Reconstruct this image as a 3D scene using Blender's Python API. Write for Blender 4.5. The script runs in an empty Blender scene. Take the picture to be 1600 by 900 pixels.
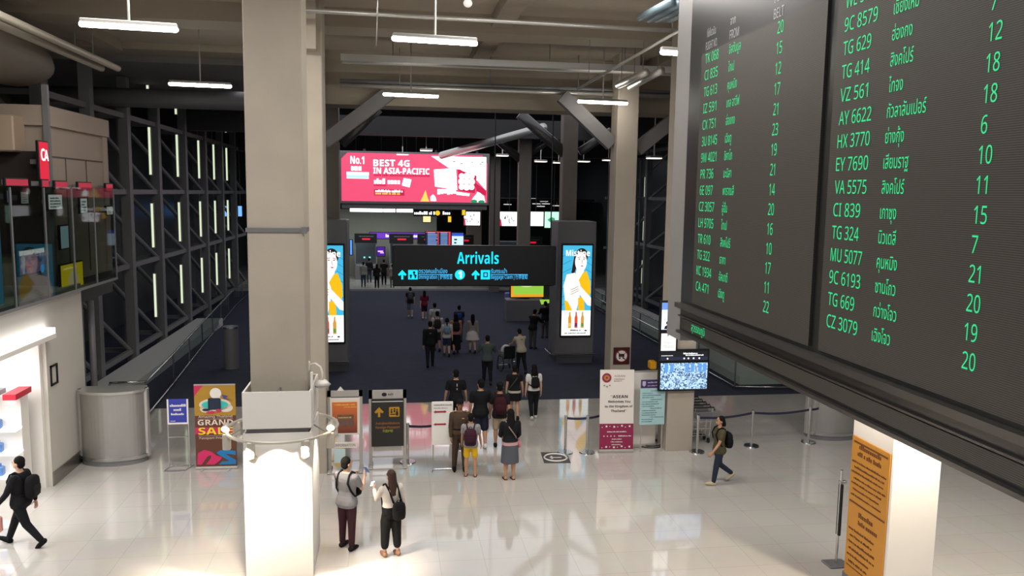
import bpy, bmesh, math, random
from mathutils import Vector, Matrix
random.seed(7)
S = bpy.context.scene
COL = S.collection
PI = math.pi
# ------------------------------------------------------------------ camera
EYE = Vector((0, 0, 6.5)); FPX = 1250.0
YAW, PITCH, ROLL = 0.148, 0.116, 0.015
_fw = Vector((math.sin(YAW)*math.cos(PITCH), math.cos(YAW)*math.cos(PITCH), -math.sin(PITCH)))
_r0 = Vector((math.cos(YAW), -math.sin(YAW), 0)); _u0 = _r0.cross(_fw)
_rt = _r0*math.cos(ROLL)+_u0*math.sin(ROLL); _up = -_r0*math.sin(ROLL)+_u0*math.cos(ROLL)
cam = bpy.data.cameras.new('camera'); camo = bpy.data.objects.new('camera', cam); COL.objects.link(camo)
camo.matrix_world = Matrix((( _rt.x,_up.x,-_fw.x,EYE.x),(_rt.y,_up.y,-_fw.y,EYE.y),(_rt.z,_up.z,-_fw.z,EYE.z),(0,0,0,1)))
cam.sensor_width = 36; cam.lens = 36*FPX/1600; cam.clip_end = 300; cam.clip_start = 0.05
S.camera = camo
S.view_settings.view_transform = 'Standard'; S.view_settings.look = 'None'
S.view_settings.gamma = 1; S.view_settings.use_curve_mapping = False
S.view_settings.exposure = 0.0
try:
    S.cycles.max_bounces = 8; S.cycles.diffuse_bounces = 3; S.cycles.glossy_bounces = 3; S.cycles.transparent_max_bounces = 12
    S.cycles.caustics_reflective = False; S.cycles.caustics_refractive = False
    S.cycles.sample_clamp_indirect = 4
except Exception: pass
# ------------------------------------------------------------------ world: dim night ambience of the terminal
W = bpy.data.worlds.new('world'); S.world = W; W.use_nodes = True
W.node_tree.nodes['Background'].inputs[0].default_value = (0.80, 0.86, 1.0, 1)
W.node_tree.nodes['Background'].inputs[1].default_value = 0.17
# ------------------------------------------------------------------ unseen area lights over the concourse, with added fill for the hall
def area(name, loc, sx, sy, power, col=(1, .965, .925), rot=(0, 0, 0)):
    l = bpy.data.lights.new(name, 'AREA'); l.shape = 'RECTANGLE'; l.size = sx; l.size_y = sy; l.energy = power; l.color = col
    o = bpy.data.objects.new(name, l); COL.objects.link(o); o.location = loc; o.rotation_euler = rot; return o
def spot(name, loc, to, power, ang=70, col=(1, .86, .68), rad=.04, blend=.6):
    l = bpy.data.lights.new(name, 'SPOT'); l.energy = power; l.spot_size = math.radians(ang); l.spot_blend = blend; l.color = col; l.shadow_soft_size = rad
    o = bpy.data.objects.new(name, l); COL.objects.link(o); o.location = loc
    o.rotation_euler = (Vector(to)-Vector(loc)).to_track_quat('-Z', 'Y').to_euler(); return o
area('unseen_concourse_light', (-4, 9, 10.5), 4, 2, 340)
area('unseen_concourse_light', (4, 9, 10.5), 4, 2, 430)
area('unseen_concourse_light', (10.5, 9.5, 10.5), 4, 3, 620)
area('unseen_concourse_light', (-4, 15.0, 10.5), 3, 1.5, 300)
area('unseen_concourse_light', (3, 15.0, 10.5), 4, 1.5, 260)
area('hall_fill_light', (2, 35, 10.2), 15, 10, 420, (.9, .93, 1))  # added broad fill that lifts the dark hall, no visible fitting
area('hall_fill_light', (2, 47, 9.0), 13, 9, 420, (.9, .93, 1))  # second added fill, farther down the hall
area('unseen_concourse_light', (-2.5, 4, 10.5), 4, 3, 330)  # added fill above the camera, brightens the upper pillar cladding
area('hall_fill_light', (7, 70, 9.8), 6, 3, 260, (.85, .92, 1))  # added to brighten the dark back wall
area('counter_fill_light', (-1, 59, 5.5), 8, 3, 330, (.95, .97, 1))  # unseen fill that brightens the far counters
# ------------------------------------------------------------------ helpers
def ray(px, py): return (_fw*FPX + _rt*(px-800) + _up*(450-py)).normalized()
def F(px, py, z=0.0):
    d = ray(px, py); return EYE + d*((z-EYE.z)/d.z)
def AT(px, py, y):
    d = ray(px, py); return EYE + d*(y/d.y)
def ONX(px, py, x):
    d = ray(px, py); return EYE + d*(x/d.x)
def srgb(r, g, b):
    f = lambda c: (c/255/12.92) if c/255 <= .04045 else ((c/255+.055)/1.055)**2.4
    return (f(r), f(g), f(b), 1)
MATS = {}
def mat(name, rgb, rough=.6, metal=0, emit=0, spec=.5, noise=0, nscale=4.0, coat=0):
    if name in MATS: return MATS[name]
    m = bpy.data.materials.new(name); m.use_nodes = True; nt = m.node_tree; b = nt.nodes['Principled BSDF']
    c = srgb(*rgb)
    b.inputs['Base Color'].default_value = c; b.inputs['Roughness'].default_value = rough; b.inputs['Metallic'].default_value = metal
    b.inputs['Specular IOR Level'].default_value = spec
    if coat: b.inputs['Coat Weight'].default_value = coat
    if emit:
        b.inputs['Emission Color'].default_value = c; b.inputs['Emission Strength'].default_value = emit
        b.inputs['Base Color'].default_value = (c[0]*.2, c[1]*.2, c[2]*.2, 1)
    if noise:
        tc = nt.nodes.new('ShaderNodeTexCoord'); n = nt.nodes.new('ShaderNodeTexNoise'); n.inputs['Scale'].default_value = nscale; n.inputs['Detail'].default_value = 6
        mx = nt.nodes.new('ShaderNodeMix'); mx.data_type = 'RGBA'
        mx.inputs[6].default_value = [x*(1-noise) for x in c[:3]]+[1]; mx.inputs[7].default_value = [min(1, x*(1+noise)) for x in c[:3]]+[1]
        nt.links.new(tc.outputs['Object'], n.inputs['Vector']); nt.links.new(n.outputs['Fac'], mx.inputs[0]); nt.links.new(mx.outputs[2], b.inputs['Base Color'])
    MATS[name] = m; return m
_tc = {}
def plain_sans(s, bold):      # the bundled sans letterforms for Latin letters and digits
    o = ''
    for ch in s:
        c = ord(ch)
        if 65 <= c <= 90: o += chr((0x1D5D4 if bold else 0x1D5A0)+c-65)
        elif 97 <= c <= 122: o += chr((0x1D5EE if bold else 0x1D5BA)+c-97)
        elif 48 <= c <= 57: o += chr((0x1D7EC if bold else 0x1D7E2)+c-48)
        else: o += ch
    return o
def text_mesh(body, bold=0.0):
    k = (body, bold)
    if k not in _tc:
        cu = bpy.data.curves.new('lettering', 'FONT'); cu.body = plain_sans(body, bold > .011); cu.size = 1; cu.offset = 0; cu.resolution_u = 3
        o = bpy.data.objects.new('lettering', cu)
        me = bpy.data.meshes.new_from_object(o)
        vs = [v.co.copy() for v in me.vertices]; fs = [tuple(p.vertices) for p in me.polygons]
        bpy.data.meshes.remove(me); bpy.data.objects.remove(o); bpy.data.curves.remove(cu)
        if not vs: vs = [Vector((0,0,0))]
        x0 = min(v.x for v in vs); x1 = max(v.x for v in vs); y0 = min(v.y for v in vs); y1 = max(v.y for v in vs)
        _tc[k] = (vs, fs, x0, x1, y0, y1)
    return _tc[k]
class MB:
    def __init__(s): s.v = []; s.f = []; s.m = []
    def add(s, vs, fs, mi=0):
        o = len(s.v); s.v += [tuple(v) for v in vs]; s.f += [tuple(i+o for i in f) for f in fs]; s.m += [mi]*len(fs); return s
    def bx(s, x0, x1, y0, y1, z0, z1, mi=0):
        return s.add([(x, y, z) for z in (z0, z1) for y in (y0, y1) for x in (x0, x1)],
                     [(0,2,3,1),(4,5,7,6),(0,1,5,4),(2,6,7,3),(0,4,6,2),(1,3,7,5)], mi)
    def rbx(s, x0, x1, y0, y1, z0, z1, r=.01, mi=0):      # box with chamfered vertical edges
        p = [(x0+r,y0),(x1-r,y0),(x1,y0+r),(x1,y1-r),(x1-r,y1),(x0+r,y1),(x0,y1-r),(x0,y0+r)]
        n = 8; vs = []
        for z, k in ((z0, r), (z0+r, 0), (z1-r, 0), (z1, r)):
            cx, cy = (x0+x1)/2, (y0+y1)/2
            vs += [(x+(cx-x)*k/max(abs(cx-x), k+1e-6), y+(cy-y)*k/max(abs(cy-y), k+1e-6), z) for x, y in p]
        fs = [tuple(range(n))[::-1], tuple(range(3*n, 4*n))]
        for j in range(3):
            for i in range(n): fs.append((j*n+i, j*n+(i+1)%n, (j+1)*n+(i+1)%n, (j+1)*n+i))
        return s.add(vs, fs, mi)
    def loft(s, rings, mi=0, cap=True):
        n = len(rings[0]); vs = [p for r in rings for p in r]; fs = []
        for j in range(len(rings)-1):
            for i in range(n): fs.append((j*n+i, j*n+(i+1)%n, (j+1)*n+(i+1)%n, (j+1)*n+i))
        if cap: fs.append(tuple(range(n))[::-1]); fs.append(tuple(range((len(rings)-1)*n, len(rings)*n)))
        return s.add(vs, fs, mi)
    def tube(s, pts, rad, n=8, mi=0, round_caps=False):
        pts = [Vector(p) for p in pts]
        if not isinstance(rad, (list, tuple)): rad = [rad]*len(pts)
        rad = list(rad)
        if round_caps:
            a = (pts[0]-pts[1]).normalized(); b = (pts[-1]-pts[-2]).normalized()
            P0 = [pts[0]+a*rad[0]*.95, pts[0]+a*rad[0]*.6]; R0 = [rad[0]*.3, rad[0]*.8]
            P1 = [pts[-1]+b*rad[-1]*.6, pts[-1]+b*rad[-1]*.95]; R1 = [rad[-1]*.8, rad[-1]*.3]
            pts = P0+pts+P1; rad = R0+rad+R1
        rings = []; ref = None
        for i, p in enumerate(pts):
            t = (pts[min(i+1, len(pts)-1)]-pts[max(i-1, 0)]).normalized()
            if ref is None: ref = t.orthogonal().normalized()
            ref = (ref - t*ref.dot(t))
            ref = ref.normalized() if ref.length > 1e-5 else t.orthogonal().normalized()
            w = t.cross(ref)
            rings.append([p+(ref*math.cos(2*PI*k/n)+w*math.sin(2*PI*k/n))*rad[i] for k in range(n)])
        return s.loft(rings, mi)
    def ell(s, c, r, nu=14, nv=9, mi=0, T=None):
        c = Vector(c); rings = []
        for j in range(nv+1):
            a = -PI/2+PI*(j+.12 if j == 0 else j-.12 if j == nv else j)/nv
            ring = [c+Vector((r[0]*math.cos(a)*math.cos(2*PI*i/nu), r[1]*math.cos(a)*math.sin(2*PI*i/nu), r[2]*math.sin(a))) for i in range(nu)]
            rings.append([T(p) for p in ring] if T else ring)
        return s.loft(rings, mi)
    def cylz(s, x, y, z0, z1, r, r1=None, n=24, mi=0):
        r1 = r if r1 is None else r1
        return s.loft([[(x+q*math.cos(2*PI*k/n), y+q*math.sin(2*PI*k/n), z) for k in range(n)] for z, q in ((z0, r), (z1, r1))], mi)
    def torus(s, c, R, r, n=40, m=8, mi=0, ax='z'):
        vs = []; fs = []
        for i in range(n):
            a = 2*PI*i/n
            for j in range(m):
                b = 2*PI*j/m; q = R+r*math.cos(b); x, y, z = q*math.cos(a), q*math.sin(a), r*math.sin(b)
                if ax == 'x': x, y, z = z, x, y
                if ax == 'y': x, y, z = x, z, y
                vs.append((c[0]+x, c[1]+y, c[2]+z))
        for i in range(n):
            for j in range(m): fs.append((i*m+j, ((i+1)%n)*m+j, ((i+1)%n)*m+(j+1)%m, i*m+(j+1)%m))
        return s.add(vs, fs, mi)
    # flat artwork drawn on a face that looks along -Y (local x right, z up), d = distance in front of y=0
    def rect(s, x0, x1, z0, z1, d=.003, mi=0): return s.bx(x0, x1, -d, -d+.002, z0, z1, mi)
    def poly(s, pts, d=.003, mi=0, t=.002):
        n = len(pts); return s.loft([[(x, -d, z) for x, z in pts], [(x, -d+t, z) for x, z in pts]], mi)
    def disc(s, x, z, r, d=.003, mi=0, n=24, rz=None):
        rz = rz or r; return s.poly([(x+r*math.cos(2*PI*k/n), z+rz*math.sin(2*PI*k/n)) for k in range(n)], d, mi)
    def ring2(s, x, z, r, w, d=.003, mi=0, n=28):
        for k in range(n):
            a, b = 2*PI*k/n, 2*PI*(k+1)/n
            s.poly([(x+r*math.cos(a), z+r*math.sin(a)), (x+r*math.cos(b), z+r*math.sin(b)), (x+(r-w)*math.cos(b), z+(r-w)*math.sin(b)), (x+(r-w)*math.cos(a), z+(r-w)*math.sin(a))], d, mi)
        return s
    def line2(s, x0, z0, x1, z1, w, d=.003, mi=0):
        dx, dz = x1-x0, z1-z0; l = math.hypot(dx, dz) or 1; nx, nz = -dz/l*w/2, dx/l*w/2
        return s.poly([(x0+nx, z0+nz), (x1+nx, z1+nz), (x1-nx, z1-nz), (x0-nx, z0-nz)], d, mi)
    def arrow_up(s, x, z, h, d=.003, mi=0):
        w = h*.9; t = h*.2
        return s.poly([(x-t*.55, z), (x+t*.55, z), (x+t*.55, z+h*.5), (x+w*.36, z+h*.38), (x+w*.5, z+h*.52), (x, z+h), (x-w*.5, z+h*.52), (x-w*.36, z+h*.38), (x-t*.55, z+h*.5)], d, mi)
    def text(s, body, x, z, h, d=.004, align='l', w=None, xs=1.0, bold=0.0, mi=0):
        vs, fs, x0, x1, y0, y1 = text_mesh(body, bold); k = h/.70
        kx = k*xs
        if w: kx = w/max(1e-6, x1-x0)
        off = {'l': x-x0*kx, 'c': x-(x0+x1)/2*kx, 'r': x-x1*kx}[align]
        return s.add([(off+v.x*kx, -d, z+v.y*k) for v in vs], fs, mi)
    def build(s, name, ms, parent=None, smooth=False, loc=None, rz=0, fix=True):
        me = bpy.data.meshes.new(name); me.from_pydata(s.v, [], s.f)
        ms = ms if isinstance(ms, (list, tuple)) else [ms]
        for m in ms: me.materials.append(m)
        if len(ms) > 1: me.polygons.foreach_set('material_index', s.m)
        if fix:
            bm = bmesh.new(); bm.from_mesh(me); bmesh.ops.recalc_face_normals(bm, faces=bm.faces); bm.to_mesh(me); bm.free()
        if smooth: me.polygons.foreach_set('use_smooth', [True]*len(me.polygons))
        o = bpy.data.objects.new(name, me); COL.objects.link(o)
        if parent: o.parent = parent
        if loc: o.location = loc
        o.rotation_euler.z = rz
        return o
def tag(o, label, cat, group=None):
    o['label'] = label; o['category'] = cat
    if group: o['group'] = group
    return o
def thing(name, label, cat, loc=(0, 0, 0), rz=0, group=None):
    o = bpy.data.objects.new(name, None); COL.objects.link(o); o.location = loc; o.rotation_euler.z = rz; o.empty_display_size = .1
    return tag(o, label, cat, group)
def struct(o): o['kind'] = 'structure'; return o
def dup(root, loc, label=None, rz=None, group=None):
    r = root.copy(); COL.objects.link(r); r.location = loc
    if rz is not None: r.rotation_euler.z = rz
    if label: r['label'] = label
    if group: r['group'] = group
    for ch in list(root.children):
        c = ch.copy(); COL.objects.link(c); c.parent = r
        for g in list(ch.children):
            d = g.copy(); COL.objects.link(d); d.parent = c
    return r
# ------------------------------------------------------------------ materials
def concrete(name, rgb, amt=.14, sc=1.3):
    m = mat(name, rgb, .8, noise=amt, nscale=sc, spec=.3); nt = m.node_tree; b = nt.nodes['Principled BSDF']
    n = nt.nodes.new('ShaderNodeTexNoise'); n.inputs['Scale'].default_value = 30; n.inputs['Detail'].default_value = 5
    tc = nt.nodes.new('ShaderNodeTexCoord'); bp = nt.nodes.new('ShaderNodeBump'); bp.inputs['Strength'].default_value = .12; bp.inputs['Distance'].default_value = .02
    nt.links.new(tc.outputs['Object'], n.inputs['Vector']); nt.links.new(n.outputs['Fac'], bp.inputs['Height']); nt.links.new(bp.outputs['Normal'], b.inputs['Normal']); return m
CONC = concrete('column_concrete', (178, 168, 154))
CEIL = concrete('ceiling_concrete', (176, 165, 150), .12, .8)
BEAMC = concrete('beam_concrete', (158, 147, 132), .12, 1.0)
STEEL = mat('dark_steel', (126, 126, 128), .55, .2, noise=.1)
GALV = mat('galvanised_metal', (205, 203, 198), .35, .7, noise=.06)
CHROME = mat('brushed_chrome', (215, 215, 215), .22, 1)
GREYM = mat('grey_panel', (122, 121, 124), .45, .2, noise=.05)
BLACK = mat('black_plastic', (18, 18, 20), .4)
DARK = mat('dark_void_panel', (52, 56, 60), .6, noise=.15)
WHITE = mat('white_panel', (236, 232, 226), .45, noise=.02)
WALLW = mat('white_wall_paint', (205, 200, 190), .6, noise=.03)
BEIGE = mat('beige_panel', (165, 150, 135), .55, noise=.06, nscale=2)
def tube_emit(n, s, c=(255, 250, 240)): return mat(n, c, .5, emit=s)
TUBE = tube_emit('tube_glow', 40); TUBE2 = tube_emit('greenish_tube_glow', 1.0, (226, 238, 205))
# marble tiles
def tiles(name, c1, c2, mortar, size, rough, spec):
    m = bpy.data.materials.new(name); m.use_nodes = True; nt = m.node_tree; b = nt.nodes['Principled BSDF']
    tc = nt.nodes.new('ShaderNodeTexCoord'); br = nt.nodes.new('ShaderNodeTexBrick'); br.offset = 0; br.squash = 1
    br.inputs['Color1'].default_value = srgb(*c1); br.inputs['Color2'].default_value = srgb(*c2); br.inputs['Mortar'].default_value = srgb(*mortar)
    br.inputs['Scale'].default_value = 1; br.inputs['Mortar Size'].default_value = .006; br.inputs['Brick Width'].default_value = size; br.inputs['Row Height'].default_value = size
    br.inputs['Mortar Smooth'].default_value = .3
    n = nt.nodes.new('ShaderNodeTexNoise'); n.inputs['Scale'].default_value = 1.7; n.inputs['Detail'].default_value = 7
    mx = nt.nodes.new('ShaderNodeMix'); mx.data_type = 'RGBA'; mx.blend_type = 'MULTIPLY'; mx.inputs[0].default_value = .12
    nt.links.new(tc.outputs['Object'], br.inputs['Vector']); nt.links.new(tc.outputs['Object'], n.inputs['Vector'])
    nt.links.new(br.outputs['Color'], mx.inputs[6]); nt.links.new(n.outputs['Color'], mx.inputs[7]); nt.links.new(mx.outputs[2], b.inputs['Base Color'])
    n2 = nt.nodes.new('ShaderNodeTexNoise'); n2.inputs['Scale'].default_value = 2.2; bp = nt.nodes.new('ShaderNodeBump'); bp.inputs['Strength'].default_value = .04; bp.inputs['Distance'].default_value = .02
    nt.links.new(tc.outputs['Object'], n2.inputs['Vector']); nt.links.new(n2.outputs['Fac'], bp.inputs['Height']); nt.links.new(bp.outputs['Normal'], b.inputs['Normal'])
    b.inputs['Roughness'].default_value = rough; b.inputs['Specular IOR Level'].default_value = spec; b.inputs['IOR'].default_value = 1.7; return m
MARBLE = tiles('polished_stone_tiles', (204, 199, 192), (200, 195, 188), (184, 178, 170), .8, .06, 1.0)
FARFLOOR = tiles('pale_hall_tiles', (175, 175, 168), (168, 168, 160), (140, 140, 135), .6, .15, .6)
CARPET = mat('navy_carpet', (66, 68, 83), .95, noise=.18, nscale=3, spec=.1)
def glass(name, tint, ior=1.45):
    m = bpy.data.materials.new(name); m.use_nodes = True; nt = m.node_tree; nt.nodes.clear()
    o = nt.nodes.new('ShaderNodeOutputMaterial'); mx = nt.nodes.new('ShaderNodeMixShader'); t = nt.nodes.new('ShaderNodeBsdfTransparent'); g = nt.nodes.new('ShaderNodeBsdfGlossy')
    fr = nt.nodes.new('ShaderNodeFresnel'); 
    t.inputs['Color'].default_value = (*tint, 1); fr.inputs['IOR'].default_value = ior; g.inputs['Roughness'].default_value = .03
    ge = nt.nodes.new('ShaderNodeNewGeometry'); ma = nt.nodes.new('ShaderNodeMath'); ma.operation = 'SUBTRACT'; ma.use_clamp = True
    nt.links.new(fr.outputs[0], ma.inputs[0]); nt.links.new(ge.outputs['Backfacing'], ma.inputs[1]); nt.links.new(ma.outputs[0], mx.inputs[0]); nt.links.new(t.outputs[0], mx.inputs[1]); nt.links.new(g.outputs[0], mx.inputs[2]); nt.links.new(mx.outputs[0], o.inputs[0]); return m
GLASS = glass('clear_glass', (.86, .9, .88)); SMOKED = glass('grey_green_glass', (.55, .6, .57), 1.2)
# ================================================================== SETTING
struct(MB().bx(-16, 18, -2, 24.6, -.2, 0).build('floor', MARBLE))
struct(MB().bx(-16, 18, 24.6, 53.8, -.2, 0).build('floor_carpet', CARPET))
struct(MB().bx(-16, 18, 53.8, 80, -.2, 0).build('floor_hall', FARFLOOR))
struct(MB().bx(-16, 18, -2, 26.2, 10.9, 11.2).build('ceiling', CEIL))
struct(MB().bx(-16, 18, 27.4, 80, 10.5, 10.9).build('ceiling_hall', mat('dark_soffit', (118, 116, 114), .8, noise=.15)))
struct(MB().bx(-16, 18, 79.8, 80.2, 0, 10.5).build('wall_back', DARK))
GLW = mat('dark_glazing', (80, 84, 85), .3, 0, spec=.5, noise=.3, nscale=.6)
struct(MB().bx(-13.2, -13, 21.7, 80, 0, 10.9).build('wall_left', GLW))
struct(MB().bx(17.6, 17.8, -2, 80, 0, 10.9).build('wall_right', GLW))
# downstand beams across the ceiling
def beam(name, y0, y1, z0, z1, m, x0=-12, x1=17): return struct(MB().bx(x0, x1, y0, y1, z0, z1).build(name, m))
beam('trim_1', 26.2, 27.4, 9.25, 11.2, BEAMC, -2.6, 17)
beam('trim_10', 26.2, 27.4, 10.7, 11.2, BEAMC, -16, -2.6)
tag(MB().tube([(-12.9, 30.5, 9.7), (-2.7, 30.5, 9.7)], .33, 14).build('air_duct', STEEL, smooth=True), 'wide dark round duct crossing high before the left trusses', 'duct')
beam('trim_2', 20.2, 21.3, 10.45, 10.9, BEAMC)
beam('trim_3', 15.4, 16.2, 10.55, 10.9, BEAMC)
beam('trim_4', 40, 40.8, 9.3, 10.5, mat('hall_beam', (62, 60, 60), .8))
beam('trim_5', 52.5, 53.2, 9.0, 10.5, MATS['hall_beam'])
m = MB()
for x in (-8.5, -3.2, 2.4, 8.2, 13.5): m.bx(x, x+.5, -1, 26, 10.6, 10.9)
struct(m.build('trim_6', BEAMC))
# columns ------------------------------------------------------------
def column(x0, x1, y0, y1, z1, label, m=CONC):
    b = MB(); r = .02
    b.loft([[(x0+r,y0,z),(x1-r,y0,z),(x1,y0+r,z),(x1,y1-r,z),(x1-r,y1,z),(x0+r,y1,z),(x0,y1-r,z),(x0,y0+r,z)] for z in (0, z1)])
    o = b.build('concrete_column', m); o['kind'] = 'structure'; tag(o, label, 'column'); return o
column(-2.37, -1.46, 13.6, 14.4, 10.9, 'big concrete column rising out of the white lamp-lit cladding')
c2 = column(-2.5, -1.54, 18.4, 19.2, 10.9, 'concrete column behind the clad one, beside the information stand')
MB().bx(-2.6, -1.64, 18.1, 18.4, 9.55, 10.9).build('bracket', CONC, c2)
column(6.92, 7.63, 19.15, 19.85, 10.9, 'concrete column beside the stack of luggage trolleys')
column(6.94, 7.62, 24.7, 25.45, 10.9, 'concrete column carrying the no trolleys sign')
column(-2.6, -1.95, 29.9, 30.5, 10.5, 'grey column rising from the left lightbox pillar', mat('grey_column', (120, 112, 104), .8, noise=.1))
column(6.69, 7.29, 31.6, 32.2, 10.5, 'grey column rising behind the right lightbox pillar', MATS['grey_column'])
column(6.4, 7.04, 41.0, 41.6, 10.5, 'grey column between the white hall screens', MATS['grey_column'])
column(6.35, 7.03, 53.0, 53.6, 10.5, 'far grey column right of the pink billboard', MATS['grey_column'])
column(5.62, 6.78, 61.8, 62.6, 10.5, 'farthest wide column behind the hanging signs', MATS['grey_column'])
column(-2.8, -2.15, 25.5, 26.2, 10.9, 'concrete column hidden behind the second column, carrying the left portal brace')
# steel strap round the big column
t = tag(MB().bx(-2.39, -1.44, 13.575, 13.6, 5.83, 5.90).bx(-1.46, -1.437, 13.575, 14.2, 5.83, 5.9).bx(-1.5, -1.42, 13.55, 13.6, 5.81, 5.92).build('steel_strap', GREYM), 'thin grey steel strap across the big concrete column', 'strap')
# diagonal braces in the portal
def brace(p0, p1, w, d, label, name='diagonal_brace', m=None, grp='flat portal braces'):
    p0, p1 = Vector(p0), Vector(p1); t = (p1-p0).normalized(); n = Vector((0, 1, 0)); u = t.cross(n).normalized()
    b = MB().loft([[p+u*w/2+n*a, p+u*(w/2)+n*(-a), p-u*w/2-n*a, p-u*w/2+n*a] for p in (p0, p1) for a in (d/2,)])
    o = b.build(name, m or mat('brace_steel', (108, 106, 106), .55, .2)); return tag(o, label, 'brace', grp)
P = AT
brace(P(507, 222, 25.8), P(612, 143, 25.8), .42, .3, 'flat grey diagonal brace above the pink billboard')
brace(P(956, 226, 25.1), P(878, 150, 25.1), .42, .3, 'flat grey diagonal brace left of the no trolleys column')
brace(P(994, 234, 25.1), P(1066, 176, 25.1), .42, .3, 'flat grey diagonal brace right of the no trolleys column')
def pipe(p0, p1, r, label, m=GALV, name='pipe', cat='pipe', grp=None, n=10, hang=False):
    o = tag(MB().tube([p0, p1], r, n).build(name, m, smooth=True), label, cat, grp)
    if hang:
        for u in (.12, .88):
            q = Vector(p0).lerp(Vector(p1), u); MB().tube([q, (q.x, q.y, 10.9)], .01, 6).build('hanger_rod', STEEL, o)
    return o
RS = mat('round_strut_steel', (96, 94, 94), .35, .6)
pipe(P(812, 178, 31.9), P(884, 241, 31.9), .22, 'round dark strut meeting the grey column top', RS, 'round_strut', 'brace')
pipe(P(752, 198, 41.3), P(813, 249, 41.3), .2, 'round dark strut left of the column between hall screens', RS, 'round_strut', 'brace')
pipe(P(955, 205, 31.9), P(905, 238, 31.9), .17, 'round dark strut right of the grey column', RS, 'round_strut', 'brace')
pipe(P(875, 208, 41.3), P(829, 239, 41.3), .17, 'round dark strut right of the column between hall screens', RS, 'round_strut', 'brace')
pipe(P(592, 170, 30.2), P(534, 226, 30.2), .17, 'round dark strut at the top left of the pink billboard', RS, 'round_strut', 'brace')
pipe(P(690, 243, 44), P(850, 199, 36), .2, 'silver round air duct sloping above the billboard', GALV, 'air_duct', 'duct')
# cable trays and conduits under the concourse ceiling
b = MB(); y = 22.9
b.bx(-1.4, 8.6, y-.25, y+.25, 10.06, 10.1); b.bx(-1.4, 8.6, y-.27, y-.25, 10.04, 10.22); b.bx(-1.4, 8.6, y+.25, y+.27, 10.04, 10.22)
t = thing('cable_tray', 'perforated metal cable tray hung across the ceiling', 'cable tray'); b.build('tray', GALV, t)
for x in (0, 2.2, 4.4, 6.6): MB().tube([(x, y, 10.1), (x, y, 10.9)], .012, 6).build('hanger_rod', STEEL, t)
for k, z in enumerate((9.72, 9.86)):
    b = MB().tube([(-1.6, 25.3+.1*k, z), (9.2, 25.3+.1*k, z)], .07, 10)
    t = thing('conduit_pipe', ('lower' if k == 0 else 'upper')+' of the paired pipes crossing before the portal beam', 'pipe'); b.build('pipe_run', GALV if k == 0 else STEEL, t, smooth=True)
    for x in (0.2, 3.0, 5.8): MB().tube([(x, 25.3+.1*k, z+.05), (x, 25.3+.1*k, 10.9)], .012, 6).build('hanger_rod', STEEL, t)
for k, dx in enumerate((0, .42)):
    pe = P(184-dx*60, 107, 22.2); pipe((pe.x, 8, pe.z), (pe.x, 22.2, pe.z), .08, ('outer' if k == 0 else 'inner')+' pale ceiling pipe running above the upper shops', mat('pale_pipe', (176, 168, 152), .45), hang=True)
pipe(P(903, 139, 21), P(1075, 40, 16.5), .035, 'thin rod running diagonally under the ceiling at right', GALV, hang=True)
pipe(P(966, 133, 22), P(1010, 113, 20), .1, 'short silver pipe under the ceiling, left of a pair', GALV, grp=None, hang=True)
pipe(P(985, 136, 22), P(1034, 110, 20), .1, 'short silver pipe under the ceiling, right of a pair', GALV, hang=True)
for k, (a, c) in enumerate((((1000, 28), (1050, 2)), ((1014, 30), (1064, 4)), ((1028, 30), (1075, 8)), ((1046, 30), (1085, 12)))):
    pipe(P(*a, 16.5), P(*c, 15), .08, ('first', 'second', 'third', 'fourth')[k]+' bluish ceiling pipe from the left in the bundle beside the flight board', mat('bluish_pipe', (130, 150, 160), .4, .4), grp='bluish pipe bundle')
pipe(P(590, 0, 15), P(588, 72, 15.6), .01, 'thin bent conduit dropping from the ceiling', GALV)
pipe((-2.6, 17.4, 10.2), (8, 17.8, 10.2), .05, 'slim conduit crossing under the ceiling panels', GALV)
# suspended tube lights ------------------------------------------------
TZ = 9.3
def tube_light(px, py, label, L=1.5, first=[None]):
    d = ray(px, py); p = EYE + d*((TZ-EYE.z)/d.z)
    if first[0] is None:
        t = thing('tube_light', label, 'ceiling light', p, .1, 'suspended tube lights')
        MB().rbx(-L/2-.03, L/2+.03, -.06, .06, .03, .10, .012).build('housing', mat('light_housing', (150, 148, 144), .5), t)
        MB().tube([(-L/2, 0, 0), (L/2, 0, 0)], .05, 10, round_caps=True).build('tube', TUBE, t, smooth=True)
        MB().tube([(0, 0, .1), (0, 0, 1.6)], .022, 8).build('drop_rod', GALV, t)
        first[0] = t; return t
    return dup(first[0], p, label)
tube_light(202, 42, 'lit tube light nearest the upper shops, first from the left')
tube_light(680, 64, 'lit tube light hanging above the pink billboard, the nearer one')
tube_light(313, 133, 'lit tube light left of the big column, the farther one')
tube_light(642, 149, 'lit tube light close to the portal brace above the billboard')
tube_light(942, 160, 'lit tube light in front of the no trolleys column')
tube_light(1090, 85, 'lit tube light partly hidden by the flight board edge')
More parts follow.
